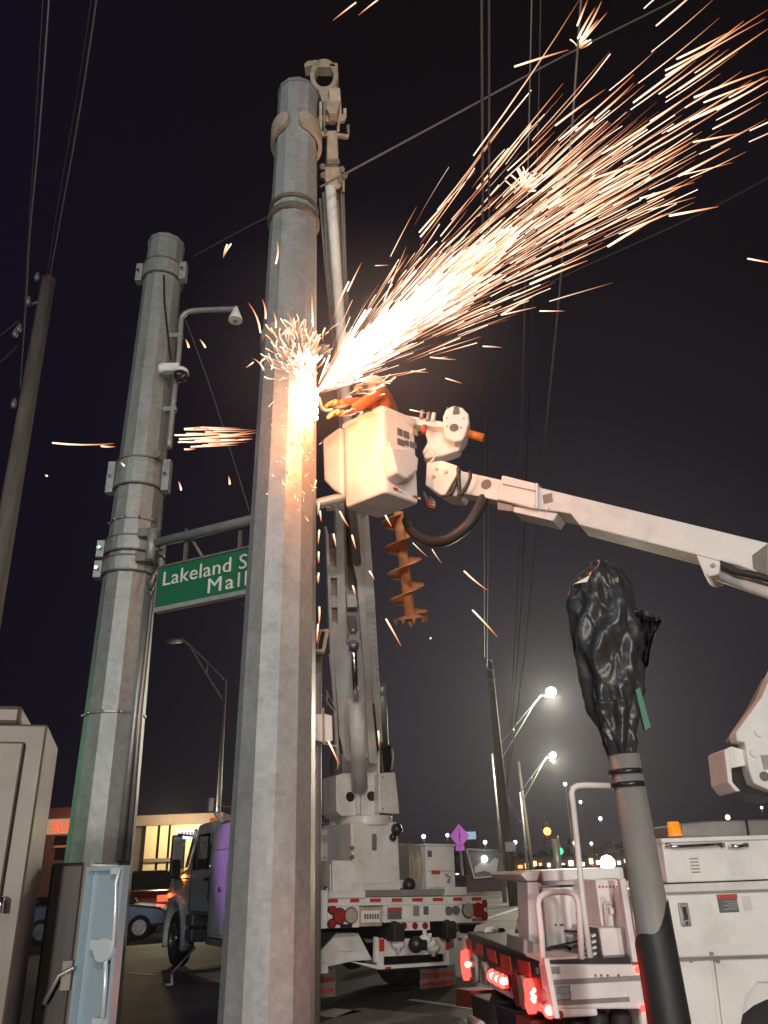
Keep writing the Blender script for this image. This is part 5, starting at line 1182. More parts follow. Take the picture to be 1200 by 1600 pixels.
for a in (((763, 923), (725, 892)), ((778, 996), (738, 953)), ((627, 1010), (603, 967)), ((530, 1195), (513, 1158)), ((592, 1165), (591, 1142)), ((498, 978), (499, 948)), ((497, 912), (498, 895)), ((498, 880), (498, 862)), ((497, 850), (499, 828)), ((496, 805), (498, 785)), ((502, 815), (500, 798)), ((556, 858), (550, 836)), ((545, 823), (531, 799)), ((612, 823), (602, 805)), ((525, 855), (521, 834)), ((585, 906), (577, 892)), ((668, 870), (645, 848)), ((690, 880), (675, 858)), ((555, 930), (551, 915)), ((495, 1005), (497, 975)), ((490, 770), (494, 750)), ((672, 1000), (673, 996))):
    dr_.streak(a[0], a[1], 2.7 if a[0][0] not in (668, 690) else 1.2, rnd.uniform(5.6, 6.0), bend=rnd.uniform(-.03, .03), hot=1.0)
tag(dr_.build('falling_sparks', sm), 'single glowing sparks falling below the bucket and along the pole', 'sparks', kind='stuff')
# glowing spatter on the steel round the cut
c = MB()
for i in range(120):
    x = rnd.gauss(468, 15); y = rnd.gauss(650, 42)
    if x > 492: x = 984 - x
    p = W(x, y, 5.74); c.ball(p + V((0, rnd.uniform(-.04, 0), 0)), rnd.uniform(.0025, .0065), 5, 3)
tag(c.build('molten_spatter', emis('molten_drop', (1, .58, .28), 3.5)), 'scatter of glowing molten drops on the pole below the cut', 'molten drops', kind='stuff')
AC = W(488, 618, 5.70)
ac = thing('cutting_arc', 'blinding white-hot cut on the right side of the centre pole', 'arc', AC)
c = MB(); vs0 = []
for (x, y, r_) in ((484, 590, .022), (485, 602, .045), (488, 615, .062), (489, 629, .052), (492, 642, .035), (494, 653, .018)):
    c.ball(W(x, y, 5.72), r_, 14, 9, .9, .7, 1.35)
c.build('molten_pool', emis('white_hot_metal', (1, .93, .80), 30), ac)
def light(kind, name, loc, energy, color, parent=None, size=.1, target=None, spot=None, blend=.4):
    l = bpy.data.lights.new(name, kind); l.energy = energy; l.color = color
    if kind == 'AREA': l.size = size
    else: l.shadow_soft_size = size
    if spot: l.spot_size = R(spot); l.spot_blend = blend
    o = bpy.data.objects.new(name, l); COL.objects.link(o); o.location = V(loc) - (ORG[parent.name] if parent else V((0, 0, 0)))
    if target is not None: o.rotation_euler = (V(target) - V(loc)).to_track_quat('-Z', 'Y').to_euler()
    if parent: o.parent = parent
    return o
light('POINT', 'arc_light', W(500, 615, 5.25), ARC_W, (1, .33, .10), ac, .06)
light('POINT', 'spark_light', W(535, 625, 5.95), ARC_W * .95, (1, .26, .06), ac, .25)

# thin smoke lit by the sparks
sv = bpy.data.materials.new('cutting_smoke'); sv.use_nodes = True; nt = sv.node_tree; nt.nodes.clear(); N = nt.nodes; L = nt.links
o_ = N.new('ShaderNodeOutputMaterial'); v_ = N.new('ShaderNodeVolumePrincipled'); L.new(v_.outputs[0], o_.inputs['Volume']); v_.inputs['Color'].default_value = (.8, .76, .72, 1)
tc = N.new('ShaderNodeTexCoord'); ln = N.new('ShaderNodeVectorMath'); ln.operation = 'LENGTH'; L.new(tc.outputs['Object'], ln.inputs[0])
mr = N.new('ShaderNodeMapRange'); mr.interpolation_type = 'SMOOTHSTEP'; L.new(ln.outputs['Value'], mr.inputs['Value']); mr.inputs['From Min'].default_value = 1; mr.inputs['From Max'].default_value = .1; mr.inputs['To Max'].default_value = .14
nz = N.new('ShaderNodeTexNoise'); nz.inputs['Scale'].default_value = 2.2; nz.inputs['Detail'].default_value = 3; L.new(tc.outputs['Object'], nz.inputs['Vector'])
ml = N.new('ShaderNodeMath'); ml.operation = 'MULTIPLY'; L.new(mr.outputs[0], ml.inputs[0]); L.new(nz.outputs[0], ml.inputs[1]); L.new(ml.outputs[0], v_.inputs['Density'])
c = MB(); c.ball((0, 0, 0), 1, 24, 14); smk = c.build('smoke', sv); tag(smk, 'thin drifting smoke lit orange around the cutting sparks', 'smoke', kind='stuff')
smk.location = W(560, 545, 6.3); smk.scale = (2.1, 1.2, 1.7)

# ------------------------------------------------------------------ street lamps
def street_lamp(top, head, y, lit, label, base_z=0, group='cobra-head street lamps', yh=None, r=.09):
    t = W(*top, y); h = W(*head, yh or y); g0 = V((t.x, t.y, base_z)); o = thing('street_lamp', label, 'street lamp', g0, group)
    c = MB(); c.tube([g0, t], r * 1.2, 12, r * .8); c.build('pole', M['galv'], o)
    d = (h - t); m = t + d * .93
    c = MB(); c.tube(smooth_path([t + V((0, 0, -.05)), t + d * .5 + V((0, 0, .02)), m]), r * .45, 8); c.tube(smooth_path([t + V((0, 0, -.9)), t + d * .45 + V((0, 0, -.42)), t + d * .8]), r * .38, 8)
    c.tube([t + d * .4 + V((0, 0, 0)), t + d * .4 + V((0, 0, -.45))], r * .3, 6); c.build('arm', M['galv'], o)
    c = MB(); hd_ = V((d.x, d.y, 0)).normalized(); c.tube([m, m + hd_ * .15, m + hd_ * .5, m + hd_ * .8], [.06, .13, .15, .05], 10); hh = c.build('lamp_head', M['steel'], o)
    c = MB(); c.ball(h + hd_ * .3 + V((0, 0, -.10)), .27 if lit else .13, 14, 9, 1, 1, .8); c.build('lens', lit or M['glass'], hh)
    return o, h + hd_ * .3 + V((0, 0, -.12))
M['lampbig'] = emis('lit_sodium_lens', (1, .94, .70), 90)
l1, p = street_lamp((768, 1178), (852, 1078), 42, M['lampbig'], 'nearer bright street lamp on an angled double arm, right of centre'); light('POINT', 'lamp_light', p - V((0, 0, .4)), LAMP_FAR, (1, .93, .72), l1, .2)
l2, p = street_lamp((812, 1238), (858, 1178), 68, M['lampbig'], 'second bright street lamp just below the nearer one', r=.11); light('POINT', 'lamp_light', p - V((0, 0, .4)), LAMP_FAR, (1, .93, .72), l2, .2)
l3, p = street_lamp((352, 1062), (283, 996), 32, None, 'unlit street lamp with a double arm between the two big poles')
# lamps behind the photographer that light the near things, some added as fill
def own_lamp(label, base, h, reach, col, watts, m, target=None, spot=None, size=.25, group='cobra-head street lamps'):
    base = V(base); o = thing('street_lamp', label, 'street lamp', base, group); reach = V(reach)
    top = base + V((0, 0, h)); c = MB(); c.tube([base, top], .11, 12, .08); c.build('pole', M['galv'], o)
    c = MB(); c.tube(smooth_path([top - V((0, 0, .3)), top + reach * .5 + V((0, 0, .35)), top + reach + V((0, 0, .4))]), .045, 8); c.build('arm', M['galv'], o)
    hp_ = top + reach + V((0, 0, .4)); d = reach.normalized(); c = MB(); c.tube([hp_, hp_ + d * .15, hp_ + d * .5, hp_ + d * .8], [.06, .13, .15, .05], 10); hh = c.build('lamp_head', M['steel'], o)
    c = MB(); c.ball(hp_ + d * .35 + V((0, 0, -.06)), .12, 12, 8, 1.2, 1, .6); c.build('lens', m, hh)
    lp_ = hp_ + d * .35 + V((0, 0, -.3)); light('SPOT' if spot else 'POINT', 'lamp_light', lp_, watts, col, o, size, target, spot)
    return o
own_lamp('street lamp behind the camera over the right verge, outside the frame', (7.5, -16, 0), 9.6, (-2, 0, 0), (1, .92, .82), LAMP_W, M['lampbig'])
own_lamp('cool white street lamp across the road on the far left, outside the frame', (-10.5, -5, 0), 8.6, (2, 0, 0), (.64, .87, 1), LAMP_L, M['lampcold'])
own_lamp('violet street lamp on the left beyond the cabinets, outside the frame', (-15.5, 9, 0), 8.6, (2, 0, 0), (.55, .20, 1), PURPLE_W, M['purplelit'], target=(-3.2, 14.6, 2.2), spot=9)
own_lamp('added violet spot lamp far behind the camera on the right for the diamond sign, outside the frame', (10, -14, 0), 8.6, (-2, 0, 0), (.55, .16, 1), PURPLE_W * 4.5, M['purplelit'], target=(2.2, 22, 2.4), spot=3.2)  # added narrow violet beam, only there to brighten the diamond sign
# green signal facing the left pole
gp = V((-9.5, 8.6, 0)); gs = thing('traffic_signal', 'traffic signal showing green left of the poles, outside the frame', 'traffic light', gp)
c = MB(); c.cyl(gp, gp + V((0, 0, 4.2)), .07, 12); c.build('post', M['galv'], gs)
c = MB(); c.box(gp.x - .14, gp.x + .14, gp.y - .15, gp.y + .15, 3.0, 4.1); c.build('housing', M['blackp'], gs, bevel=.02)
for k, m in enumerate(('greenlit', 'amberlens', 'redlens')): c = MB(); c.cyl(gp + V((.14, 0, 3.2 + k * .35)), gp + V((.17, 0, 3.2 + k * .35)), .11, 16); c.build('lens', M[m], gs)
light('SPOT', 'signal_light', gp + V((.35, 0, 3.2)), GREEN_W, (.18, 1, .38), gs, .1, target=(-2.85, 8.25, 2.6), spot=34, blend=.9)
own_lamp('added fill lamp far behind the camera near the middle, outside the frame', (3.2, -21, 0), 10.2, (-2, 0, 0), (1, .93, .84), LAMP_FILL, M['lampbig'])  # added lamp, fills the boom where the bucket shades it
wl2 = thing('work_light', 'added fill light on a stand behind the camera, outside the frame', 'work light', (.7, -9, 0))  # added low fill light, lifts the underside of the boom
c = MB(); c.cyl((.7, -9, 0), (.7, -9, 2.1), .025, 8); c.build('stand', M['steel'], wl2)
c = MB(); c.box(.5, .9, -9.12, -9.0, 2.1, 2.35); c.build('lamp_housing', M['blackp'], wl2, bevel=.02)
c = MB(); c.box(.53, .87, -9.0, -8.99, 2.13, 2.32); c.build('lens', M['lampbig'], wl2)
light('AREA', 'lamp_light', (.7, -8.95, 2.22), LOW_FILL_W, (1, .93, .85), wl2, .35, target=(.7, 10, 3.6))
# red light from the bucket truck's tail lamps
for x, y in ((731, 1508), (780, 1530), (833, 1556)):
    light('POINT', 'tail_lamp_light', RB.p(x, y, .42), RED_W, (1, .04, .025), bt, .04)

# ------------------------------------------------------------------ utility poles and wires
def wood_pole(a, b, y, r, label, arm=None, yb=None, m='wood'):
    hi = W(*a, y); lo = W(*b, yb or y); d = lo - hi; g0 = hi + d * (hi.z / -d.z)
    o = thing('utility_pole', label, 'utility pole', g0); c = MB(); c.tube([g0, g0.lerp(hi, .5), hi], [r * 1.15, r, r * .82], 14); c.build('pole', M[m], o)
    return o, hi
u1, h1 = wood_pole((764, 1030), (800, 1385), 38, .19, 'tall dark wooden utility pole behind the nearer lit street lamp')
for k, (x, y) in enumerate(((757, 1030), (760, 1046), (760, 1062), (759, 1076))):
    c = MB(); q = W(x, y, 37.8); c.tube([q, q + V((.35, 0, -.06))], .05, 8); c.ball(q, .12, 8, 6); c.build('insulator', M['steel'], u1)
c = MB(); c.box(h1.x - .1, h1.x + .35, h1.y - .3, h1.y - .1, h1.z - 8.8, h1.z - 8.4); c.build('cable_clamp', M['steel'], u1)
u2, h2 = wood_pole((810, 1190), (832, 1362), 75, .16, 'thin distant utility pole behind the second street lamp')
u3, h3 = wood_pole((822, 1268), (829, 1360), 110, .16, 'short far utility pole right of the second street lamp')
u4, h4 = wood_pole((76, 436), (0, 880), 14, .19, 'leaning wooden utility pole at the left edge', m='wood2')
c = MB(); q = W(66, 470, 13.9); c.tube([q + V((-.35, 0, -.12)), q + V((.05, 0, 0))], .04, 8); c.build('standoff_arm', M['galv_dark'], u4)
for x, y in ((58, 432), (44, 470), (30, 512), (24, 520), (22, 630)):
    c = MB(); q = W(x, y, 13.8); c.tube([q + V((0, 0, -.12)), q - V((0, 0, .04)), q + V((0, 0, .04)), q + V((0, 0, .12))], [.04, .07, .05, .03], 8); c.build('insulator', M['galv2'], u4)
c = MB(); c.ball(W(76, 436, 13.9), .10, 8, 6); c.build('pole_top_pin', M['galv_dark'], u4)
def wire(pts, y0, y1, r, label, m='wire', group=None):
    """pts: seen path; depth is found as for a straight run (1/Y linear down the path)"""
    L_ = [0]
    for a, b in zip(pts, pts[1:]): L_.append(L_[-1] + math.hypot(b[0] - a[0], b[1] - a[1]))
    w = []
    for (x, y), l in zip(pts, L_): t = l / L_[-1]; w.append(W(x, y, 1 / ((1 - t) / y0 + t / y1)))
    c = MB(); c.tube(smooth_path(w, 6), r * .82, 6); return tag(c.build('power_line', M[m]), label, 'power line', group)
def ext(pts): return pts
wire([(912, -60), (890, 250), (872, 480), (846, 740), (822, 1000), (806, 1130), (791, 1243)], 5.6, 38, .019, 'rightmost of the near-vertical overhead cables, passing over the sparks')
wire([(832, -60), (824, 300), (814, 700), (806, 980), (797, 1130), (790, 1243)], 6.2, 38, .014, 'middle overhead cable running down beside the sparks', 'wire')
wire([(846, -60), (838, 300), (824, 700), (812, 980), (800, 1130), (791, 1246)], 6.2, 38, .012, 'thin overhead cable just right of the middle one', 'wire2')
wire([(752, -60), (754, 300), (755, 700), (757, 1030)], 5.0, 38, .022, 'left of the two dark vertical cables above the distant wooden pole', 'wire2')
wire([(764, -60), (764, 300), (763, 700), (761, 1046)], 5.0, 38, .018, 'right of the two dark vertical cables above the distant wooden pole', 'wire2')
wire([(788, 1243), (800, 1262), (811, 1282), (822, 1290)], 38, 75, .05, 'sagging cable between the two distant wooden poles')
wire([(790, 1243), (804, 1258), (815, 1274)], 38, 75, .03, 'thin sagging cable between the distant poles', 'wire2')
wire([(1120, -40), (1055, 0), (880, 88), (700, 185), (540, 271), (500, 292)], 7.2, 6.6, .016, 'diagonal span wire from the upper right to the centre pole top')
wire([(436, 330), (380, 358), (300, 402)], 6.6, 7.9, .010, 'faint span wire between the two big steel poles', 'wire2')
wire([(290, 500), (330, 610), (390, 800)], 7.9, 7.4, .010, 'thin guy wire hanging between the left pole and the sign arm', 'wire2')
wire([(1260, 245), (1100, 330), (920, 412), (860, 440)], 16, 22, .05, 'dim cable crossing the sky behind the right of the sparks', 'wire2')
wire([(80, -50), (62, 200), (47, 360), (40, 480), (30, 620)], 6.5, 14, .016, 'left overhead cable above the leaning wooden pole', 'wire')
wire([(70, -50), (55, 200), (42, 400), (34, 560)], 6.5, 14, .010, 'dim cable just left of the left overhead cable', 'wire2')
wire([(158, -50), (128, 150), (98, 320), (76, 440)], 6.5, 14, .016, 'overhead cable reaching the top of the leaning wooden pole', 'wire')
wire([(150, -50), (120, 150), (90, 320), (72, 440)], 6.5, 14, .012, 'dim cable beside the one at the leaning pole top', 'wire2')
wire([(30, 500), (0, 525), (-40, 560)], 14, 13, .02, 'short cable leaving the leaning pole to the left', 'wire2')
wire([(28, 540), (0, 565), (-40, 590)], 14, 13, .02, 'lower short cable leaving the leaning pole to the left', 'wire2')

# solar beacon post behind the pole
sb_ = thing('beacon_post', 'thin post behind the centre pole with a small solar panel and a grey box', 'signal post', V((W(494, 1300, 8.6).x, 8.6, 0)))
q = W(493, 990, 8.6); c = MB(); c.tube([V((q.x - .02, 8.6, 0)), q], .075, 14); c.build('post', M['galv'], sb_)
SPn = Plane(W(500, 1000, 8.4), (1, 0, 0), (0, .55, 1))
c = MB(); SPn.poly(c, [(486, 985), (514, 982), (506, 1018), (482, 1018)], 0, -.04, 0); so = c.build('solar_panel', M['tan'], sb_, bevel=.004)
for k in range(3): c = MB(); SPn.poly(c, [(484 + k * 9, 987), (492 + k * 8, 987), (487 + k * 8, 1014), (480 + k * 8, 1014)], .004, 0, 0); c.build('solar_cell', M['blackp'], so)
BXn = Plane(W(505, 1135, 8.4), (1, .2, 0))
bx2 = ppoly(BXn, [(491, 1116), (507, 1115), (519, 1118), (520, 1158), (506, 1160), (491, 1156)], 0, -.2, 'control_box', 'white2', sb_, .01)
c = MB(); BXn.tube(c, [(505, 1106), (506, 1162), (526, 1166), (527, 1172)], .012, .02); c.build('conduit', M['rope'], sb_)
c = MB(); c.tube([W(492, 1050, 8.5), W(524, 1108, 9.5)], .012, 6); c.tube([W(492, 1072, 8.5), W(522, 1112, 9.5)], .012, 6); c.tube([W(511, 1078, 9), W(511, 1102, 9)], .01, 6); c.build('stay_wire', M['wire'], sb_)

# ------------------------------------------------------------------ left-hand buildings and cars
def bpart(P_, x0, y0, x1, y1, d0, d1, name, m, par, lab=None):
    c = MB(); P_.rect(c, x0, y0, x1, y1, d0, d1); return c.build(name, m, par, lab)
E1 = Plane(W(270, 1330, 34), (1, 0, 0)); bd = thing('shop_building', 'low brown building with lit cream pillars and a small blue-white sign', 'building', (W(270, 1380, 34).x, 34, 0))
bpart(E1, 203, 1283, 345, 1400, -.6, -8, 'wall', M['stuccod'], bd); bpart(E1, 200, 1276, 350, 1286, .3, -8, 'roof_fascia', M['stuccod'], bd)
for x0, x1 in ((229, 245), (247, 262), (264, 274), (292, 300)): bpart(E1, x0, 1288, x1, 1362, .0, -.5, 'pillar', M['stucco'], bd)
bpart(E1, 274, 1288, 330, 1296, .1, -.4, 'lit_fascia', M['stucco'], bd); w_ = bpart(E1, 278, 1320, 330, 1352, -.5, -.62, 'window', M['glass'], bd)
bpart(E1, 226, 1342, 272, 1346, .1, .02, 'railing', M['stuccod'], bd)
c = MB(); E1.rect(c, 277, 1298, 326, 1309, .06, -.3); sgb = c.build('sign_box', emis('blue_white_sign', (.45, .62, 1), 1.5), bd)
for k in range(6): c = MB(); E1.rect(c, 284 + k * 5, 1300, 287 + k * 5, 1307, .08, .06); c.build('sign_stroke', M['stuccod'], sgb)
light('POINT', 'eave_light', E1.p(255, 1284, 2.0), 420, (1, .80, .42), bd, .2); light('POINT', 'eave_light', E1.p(300, 1286, 1.5), 160, (1, .85, .55), bd, .2)
E2 = Plane(W(90, 1320, 40), (1, 0, 0)); be = thing('shop_building', 'low shop at the left with a red glowing sign, seen beside the tall cabinet', 'building', (W(90, 1380, 40).x, 40, 0))
bpart(E2, -60, 1272, 118, 1400, -.5, -8, 'wall', M['stuccod'], be); bpart(E2, 72, 1280, 112, 1302, -.1, -.5, 'sign_board', emis('cream_lit_board', (1, .62, .32), .40), be)
bpart(E2, -60, 1268, 120, 1278, 0, -8, 'roof_fascia', M['stuccod'], be)
o = text('SU', 22 * 40 / FPX, E2.p(79, 1301, .1), V((1, 0, 0)), V((0, 0, 1)), V((0, -1, 0)), be, 'neon_letter', emis('red_neon', (1, .05, .025), 2.2), ext=.06, xs=1.0)
for x in (82, 94, 106): bpart(E2, x, 1306, x + 9, 1320, -.3, -.52, 'window', M['glass'], be); bpart(E2, x, 1324, x + 9, 1342, -.4, -.52, 'window', M['glass'], be)
bpart(E2, 80, 1321, 118, 1323, -.3, -.4, 'window_sill', M['stucco'], be)
light('POINT', 'sign_light', E2.p(92, 1296, 1.5), 60, (1, .3, .2), be, .2)

def car(name, label, loc, rz, m, tail=None, head=None, group=None, marker=None):
    o = thing(name, label, 'car', loc, group); o.rotation_euler = (0, 0, rz); ORG[o.name] = V((0, 0, 0))
    L_, Wd = 4.6, 1.8; prof = [(-2.3, .35), (-2.28, .80), (-2.1, .98), (-1.5, 1.02), (-.9, 1.02), (.9, .98), (1.9, .86), (2.25, .70), (2.3, .35)]
    c = MB(); c.prism([V((x, -Wd / 2, z)) for x, z in prof], (0, Wd, 0)); c.build('body', m, o, bevel=.07)
    gl = [(-1.75, 1.0), (-1.05, 1.42), (.25, 1.44), (1.15, .98)]
    c = MB(); a = [V((x, -(Wd / 2 - .06 - (z - 1) * .35), z)) for x, z in gl]; b_ = [V((x, (Wd / 2 - .06 - (z - 1) * .35), z)) for x, z in gl]
    c.add(a + b_, [(0, 1, 2, 3), (7, 6, 5, 4), (0, 4, 5, 1), (1, 5, 6, 2), (2, 6, 7, 3), (3, 7, 4, 0)]); c.build('windows', M['glass'], o, bevel=.03)
    c = MB(); c.box(-.98, .22, -.6, .6, 1.425, 1.46); c.build('roof', m, o, bevel=.02)
    for x in (-1.4, 1.4):
        for s in (-1, 1): 
            c = MB(); c.tube([(x, s * .72, .33), (x, s * .78, .33), (x, s * .92, .33), (x, s * .93, .33)], [.30, .33, .33, .22], 22); c.build('tyre', M['tyre'], o)
            c = MB(); c.cyl((x, s * .90, .33), (x, s * .945, .33), .21, 16); c.build('rim', M['chrome'], o)
    for s in (-1, 1):
        c = MB(); c.box(-2.34, -2.25, s * .62 - .18, s * .62 + .18, .72, .86); c.build('tail_light', tail or M['redlens'], o, bevel=.01)
        c = MB(); c.box(2.2, 2.33, s * .62 - .16, s * .62 + .16, .58, .70); c.build('headlight', head or M['clearlens'], o, bevel=.01)
        c = MB(); c.box(.75, .95, s * .98 - .09, s * .98 + .09, .98, 1.10); c.build('wing_mirror', m, o, bevel=.02)
    return o
taildim = emis('lit_tail_light', (1, .05, .02), 3)
p = W(228, 1446, 26.5); p1c = car('parked_car', 'silver-blue car half hidden left of the derrick truck cab', (p.x - 1.5, p.y, 0), R(8), M['carblue'])
p = W(238, 1385, 30.8); rc_ = car('parked_car', 'dark red car with glowing tail lights behind the silver-blue car', (p.x, p.y, 0), R(100), M['carred'], taildim); rc_.scale = (1, 1, 1.3)
cars = [(690, 1362, 120, 'white_far', 95), (718, 1361, 150, '', 88), (790, 1364, 95, '', 92), (845, 1360, 120, '', 94), (880, 1359, 140, '', 86)]
hl = emis('lit_headlights', (.85, .9, 1), 30)
far = car('distant_car', 'far car with white headlights just right of the diamond sign', (0, 0, 0), R(-95), M['cargrey'], taildim, hl, 'cars far down the road')
labs = ['far car with white headlights just right of the diamond sign', 'far car with lit headlights left of the wooden pole', 'far car with lit headlights between the two distant lamp posts', 'far car with red tail lights under the orange signal', 'far car with lit headlights under the green signal']
for i, (px, py, Yc_, _, rz) in enumerate(cars):
    o = far if i == 0 else copy_tree(far); q = W(px, 1370, Yc_); o.location = (q.x, Yc_, 0); o.rotation_euler = (0, 0, R(-rz) if i != 3 else R(90)); o['label'] = labs[i]

# ------------------------------------------------------------------ diamond sign, far signals, far lamps, far shops
q = W(718, 1306, 22); ds = thing('diamond_sign', 'pink diamond warning sign, violet lamplight painted into its colour, on a thin post beyond the derrick truck', 'road sign', (q.x + .05, 22, 0))
DP = Plane(q, (1, -.1, 0)); c = MB(); s_ = .255; c.prism([DP.at(0, s_ * 1.15, 0), DP.at(s_, 0, 0), DP.at(0, -s_ * 1.25, 0), DP.at(-s_, 0, 0)], DP.n * -.01); pn_ = c.build('sign_panel', M['pink'], ds)
c = MB(); c.prism([DP.at(0, s_ * .9, .004), DP.at(.02, 0, .004), DP.at(0, -s_, .004), DP.at(-.02, 0, .004)], DP.n * -.006); c.build('sign_seam', M['decal'], pn_)
c = MB(); c.cyl(V((q.x + .02, 22.05, 0)), q + V((0, .05, .2)), .03, 8); c.build('sign_post', M['galv'], ds)
c = MB(); DP.rect(c, 712, 1321, 726, 1329, .0, -.01); c.build('lower_plate', M['pink'], ds)
light('SPOT', 'lamp_light', (-6, 2, 8.5), 0, (1, 1, 1)) if 0 else None
fr_ = thing('basket_frame', 'pale steel frame with a crumpled white sheet in it, right of the rear locker', 'frame', V((W(760, 1390, 17).x, 17, 0)))
FP_ = Plane(W(760, 1345, 17), (1, .15, 0))
c = MB(); FP_.tube(c, [(729, 1327), (787, 1329), (790, 1368), (741, 1372), (729, 1327)], .022, 0, 6); c.build('frame', M['white2'], fr_)
ppoly(FP_, [(742, 1355), (752, 1346), (764, 1350), (774, 1340), (779, 1343), (776, 1361), (768, 1364), (757, 1361), (742, 1364)], -.03, -.06, 'crumpled_sheet', 'white2', fr_, 0)
ppoly(FP_, [(731, 1329), (785, 1330), (788, 1366), (742, 1370)], -.08, -.5, 'dark_interior', 'grey', fr_, 0)
ppoly(FP_, [(729, 1368), (785, 1366), (787, 1392), (729, 1394)], -.1, -.8, 'lower_box', 'stuccod', fr_, .01)
c = MB(); c.ball(FP_.p(757, 1342, .02), .07, 10, 8); c.build('small_lamp', emis('weak_lamp', (.8, .9, 1), 2.5), fr_)

def signal(px, py, y, litm, idx, label, post=None):
    q = W(px, py, y); o = thing('traffic_signal', label, 'traffic light', (q.x, y, 0), 'far traffic signals'); s = y / FPX
    c = MB(); c.box(q.x - .18, q.x + .18, y, y + .25, q.z - .55, q.z + .55); c.build('housing', M['blackp'], o, bevel=.03)
    for k in (-1, 0, 1):
        c = MB(); z = q.z - k * .35; c.cyl((q.x, y, z), (q.x, y - .03, z), .13 if k != idx else .26, 14); c.build('lens', litm if k == idx else M['redlens'], o)
    if post: c = MB(); c.cyl((q.x + .55, y + .3, 0), (q.x + .55, y + .3, q.z - .5), .28, 12); c.build('post', M['galv'], o); 
    c = MB(); c.cyl((q.x, y + .2, q.z + .5), (q.x, y + .2, q.z + 1.2), .04, 6); c.build('hanger', M['galv_dark'], o)
    return o
signal(855, 1299, 60, M['orangelit'], 0, 'far signal showing a glowing orange light on a thick post', True)
signal(875, 1330, 70, M['greenlit'], 0, 'far signal showing green, right of the orange one')
fl_lamps = [(883, 1225, 'lampcold', .28, 'highest of the small cold lamps right of the second street lamp'), (907, 1253, 'lampcold', .24, 'second of the small cold lamps, left of the bagged signal post'), (938, 1279, 'lampcold', .28, 'small cold lamp just left of the bagged signal post'),
            (662, 1307, 'lampcold', .30, 'small cold lamp above the rear locker'), (699, 1305, 'lampcold', .26, 'small cold lamp left of the pink diamond sign'), (758, 1316, 'lampyellow', .28, 'small yellowish lamp above the steel basket frame'), (805, 1316, 'lampcold', .28, 'small cold lamp right of the tall wooden pole'),
            (1137, 1277, 'lampyellow', .34, 'small lamp above the grey cover of the bucket truck'), (896, 1317, 'lampyellow', .22, 'tiny lamp left of the tall grab rail'), (924, 1318, 'lampyellow', .22, 'tiny lamp right of the tall grab rail'), (826, 1324, 'lampcold', .2, 'tiny cold lamp beside the short far pole'), (1190, 1262, 'lampcold', .2, 'tiny lamp at the right edge under the boom elbow')]
for px, py, m, r_, lab in fl_lamps:
    r = ray(px, py); s = r.z / r.y; Y_ = min(8.0 / max(s, .02), 260); q = W(px, py, Y_)
    o = thing('lot_lamp', lab, 'lamp', (q.x, Y_, 0), 'small distant lamps'); k = Y_ / 140
    c = MB(); c.cyl((q.x, Y_, 0), (q.x, Y_, q.z), .09 * max(k, .6), 8); c.build('pole', M['galv'], o)
    c = MB(); c.box(q.x - .35 * k, q.x + .35 * k, Y_ - .1, Y_ + .2, q.z + .22 * k, q.z + .32 * k); c.build('lamp_head', M['steel'], o)
    c = MB(); c.ball(q, r_ * k * 1.15, 10, 6); c.build('lens', M[m], o)
q = W(949, 1349, 30); wl = thing('work_light', 'dazzling yellow-white work light behind the bucket truck roof', 'work light', (q.x, 30, 0))
c = MB(); c.cyl((q.x, 30, 0), (q.x, 30, q.z - .1), .03, 8); c.build('stand', M['steel'], wl); c = MB(); c.box(q.x - .16, q.x + .16, 30.02, 30.15, q.z - .14, q.z + .14); hh = c.build('lamp_housing', M['blackp'], wl)
c = MB(); c.ball((q.x, 29.98, q.z), .26, 14, 10, 1, .5, 1); c.build('lens', emis('lit_work_light', (1, .86, .52), 60), hh); light('SPOT', 'lamp_light', (q.x, 29.7, q.z), 500, (1, .82, .5), wl, .15, target=(1.2, 5, 1.2), spot=60)
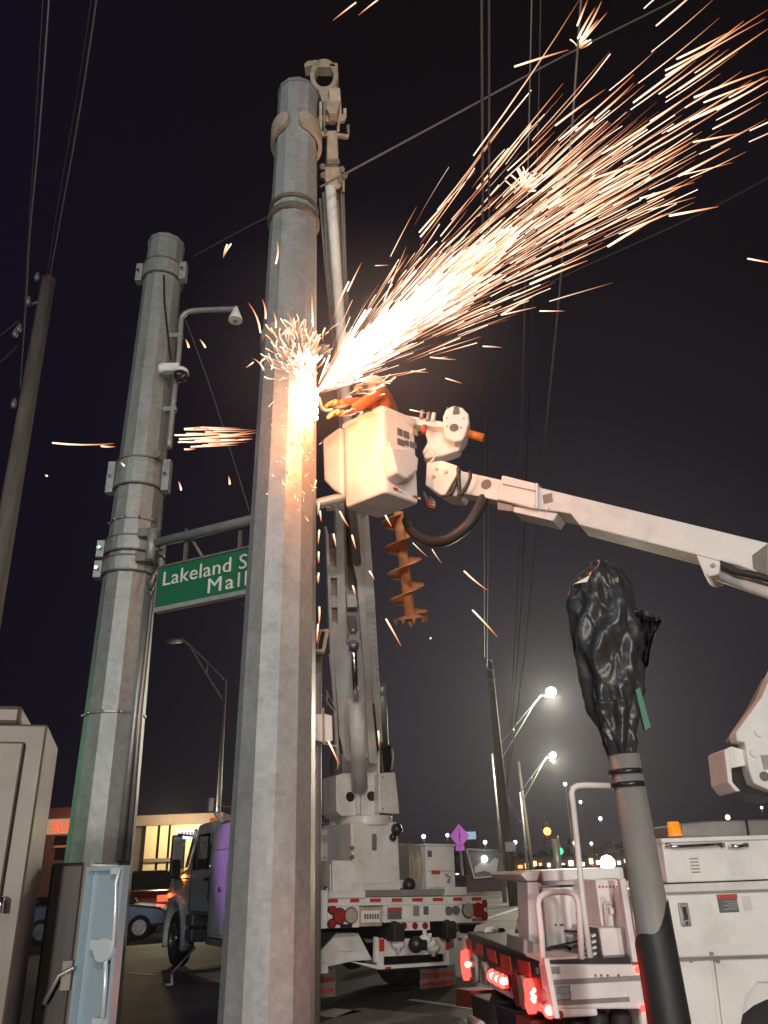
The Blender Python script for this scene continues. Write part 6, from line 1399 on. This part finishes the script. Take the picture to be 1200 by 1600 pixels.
# far shops
shops = [(636, 700, 1338, 150, 'far dark shop row with lit blue signs behind the rear locker', ((.35, .55, 1), (1, .8, .5), (.5, .7, 1))), (724, 752, 1302, 130, 'far tall sign building with a pale blue lit panel by the pink sign', ((.55, .8, 1),)), (795, 850, 1344, 170, 'far shop with warm lit windows under the two street lamps', ((1, .62, .25), (1, .8, .5), (1, .3, .1))), (852, 905, 1342, 165, 'far shop with bright white windows under the signals', ((1, .9, .75), (1, .7, .35), (.9, .95, 1))), (906, 1000, 1340, 175, 'far shop with mixed lights left of the bagged post', ((1, .8, .5), (.7, .85, 1), (1, .6, .3)))]
for x0, x1, yt, Y_, lab, cols in shops:
    Pp = Plane(W((x0 + x1) / 2, yt, Y_), (1, 0, 0)); o = thing('shop_building', lab, 'building', Pp.o * 1.0); ORG[o.name] = Pp.o.copy()
    gz = pr((Pp.o.x, Y_, 0))[1]
    bpart(Pp, x0, yt - 3, x1, gz, 0, -12, 'wall', M['stuccod'], o)
    n = max(int((x1 - x0) / 11), 1)
    if yt < 1320:
        c = MB(); Pp.rect(c, x0 + 4, 1300, x1 - 8, 1311, .2, 0); c.build('lit_panel', emis('pale_blue_panel', (.55, .8, 1), .55), o); continue
    for k in range(n):
        xa = x0 + 3 + k * 11; h_ = rnd.uniform(4, 9); yb = rnd.uniform(1354, 1358) - (xa - 800) * .038
        c = MB(); Pp.rect(c, xa, yb - h_, xa + rnd.uniform(4, 8), yb, .3, .1); c.build('lit_window', emis('lit_shop_window', rnd.choice(cols), rnd.uniform(2, 7)), o)
# dark treeline behind everything
tl = MB(); rt = random.Random(5)
for i in range(1400):
    x = rt.uniform(-170, 190); z = abs(rt.gauss(0, 1)) * 2.6 + 1 + 2.0 * noise.noise(V((x * .04, 0, 0))); y = 300 + rt.uniform(-6, 6); s = rt.uniform(.5, 1.6)
    tl.ball((x, y, z), s, 5, 3, 1.3, 1, .9)
tag(tl.build('treeline', mat('far_dark_foliage', (.04, .055, .03), .9)), 'far dark treeline along the horizon', 'trees', kind='stuff')
# grass on the verge
gr = MB(); a = WZ(783, 1384, .12); b_ = WZ(806, 1378, .12)
for i in range(900):
    t = rt.random(); q = WZ(rt.uniform(785, 812), rt.uniform(1373, 1386), .12); hh_ = rt.uniform(.12, .35); d = V((rt.uniform(-.08, .08), rt.uniform(-.08, .08), hh_)); w_ = V((.025, 0, 0))
    gr.add([q - w_, q + w_, q + d], [(0, 1, 2)])
tag(gr.build('grass_tufts', M['grass']), 'rough green grass at the foot of the distant wooden pole', 'grass', kind='stuff')
# ------------------------------------------------------------------ thin haze, added to spread a glow round the lamps
hz = bpy.data.materials.new('lamp_glow_haze'); hz.use_nodes = True; nt = hz.node_tree; nt.nodes.clear()
o_ = nt.nodes.new('ShaderNodeOutputMaterial'); v_ = nt.nodes.new('ShaderNodeVolumePrincipled'); nt.links.new(v_.outputs[0], o_.inputs['Volume'])
v_.inputs['Color'].default_value = (.80, .80, .86, 1); v_.inputs['Density'].default_value = .0006; v_.inputs['Anisotropy'].default_value = .78
c = MB(); c.box(-620, 620, -220, 1520, -1, 40); tag(c.build('haze', hz), None, None, kind='stuff')
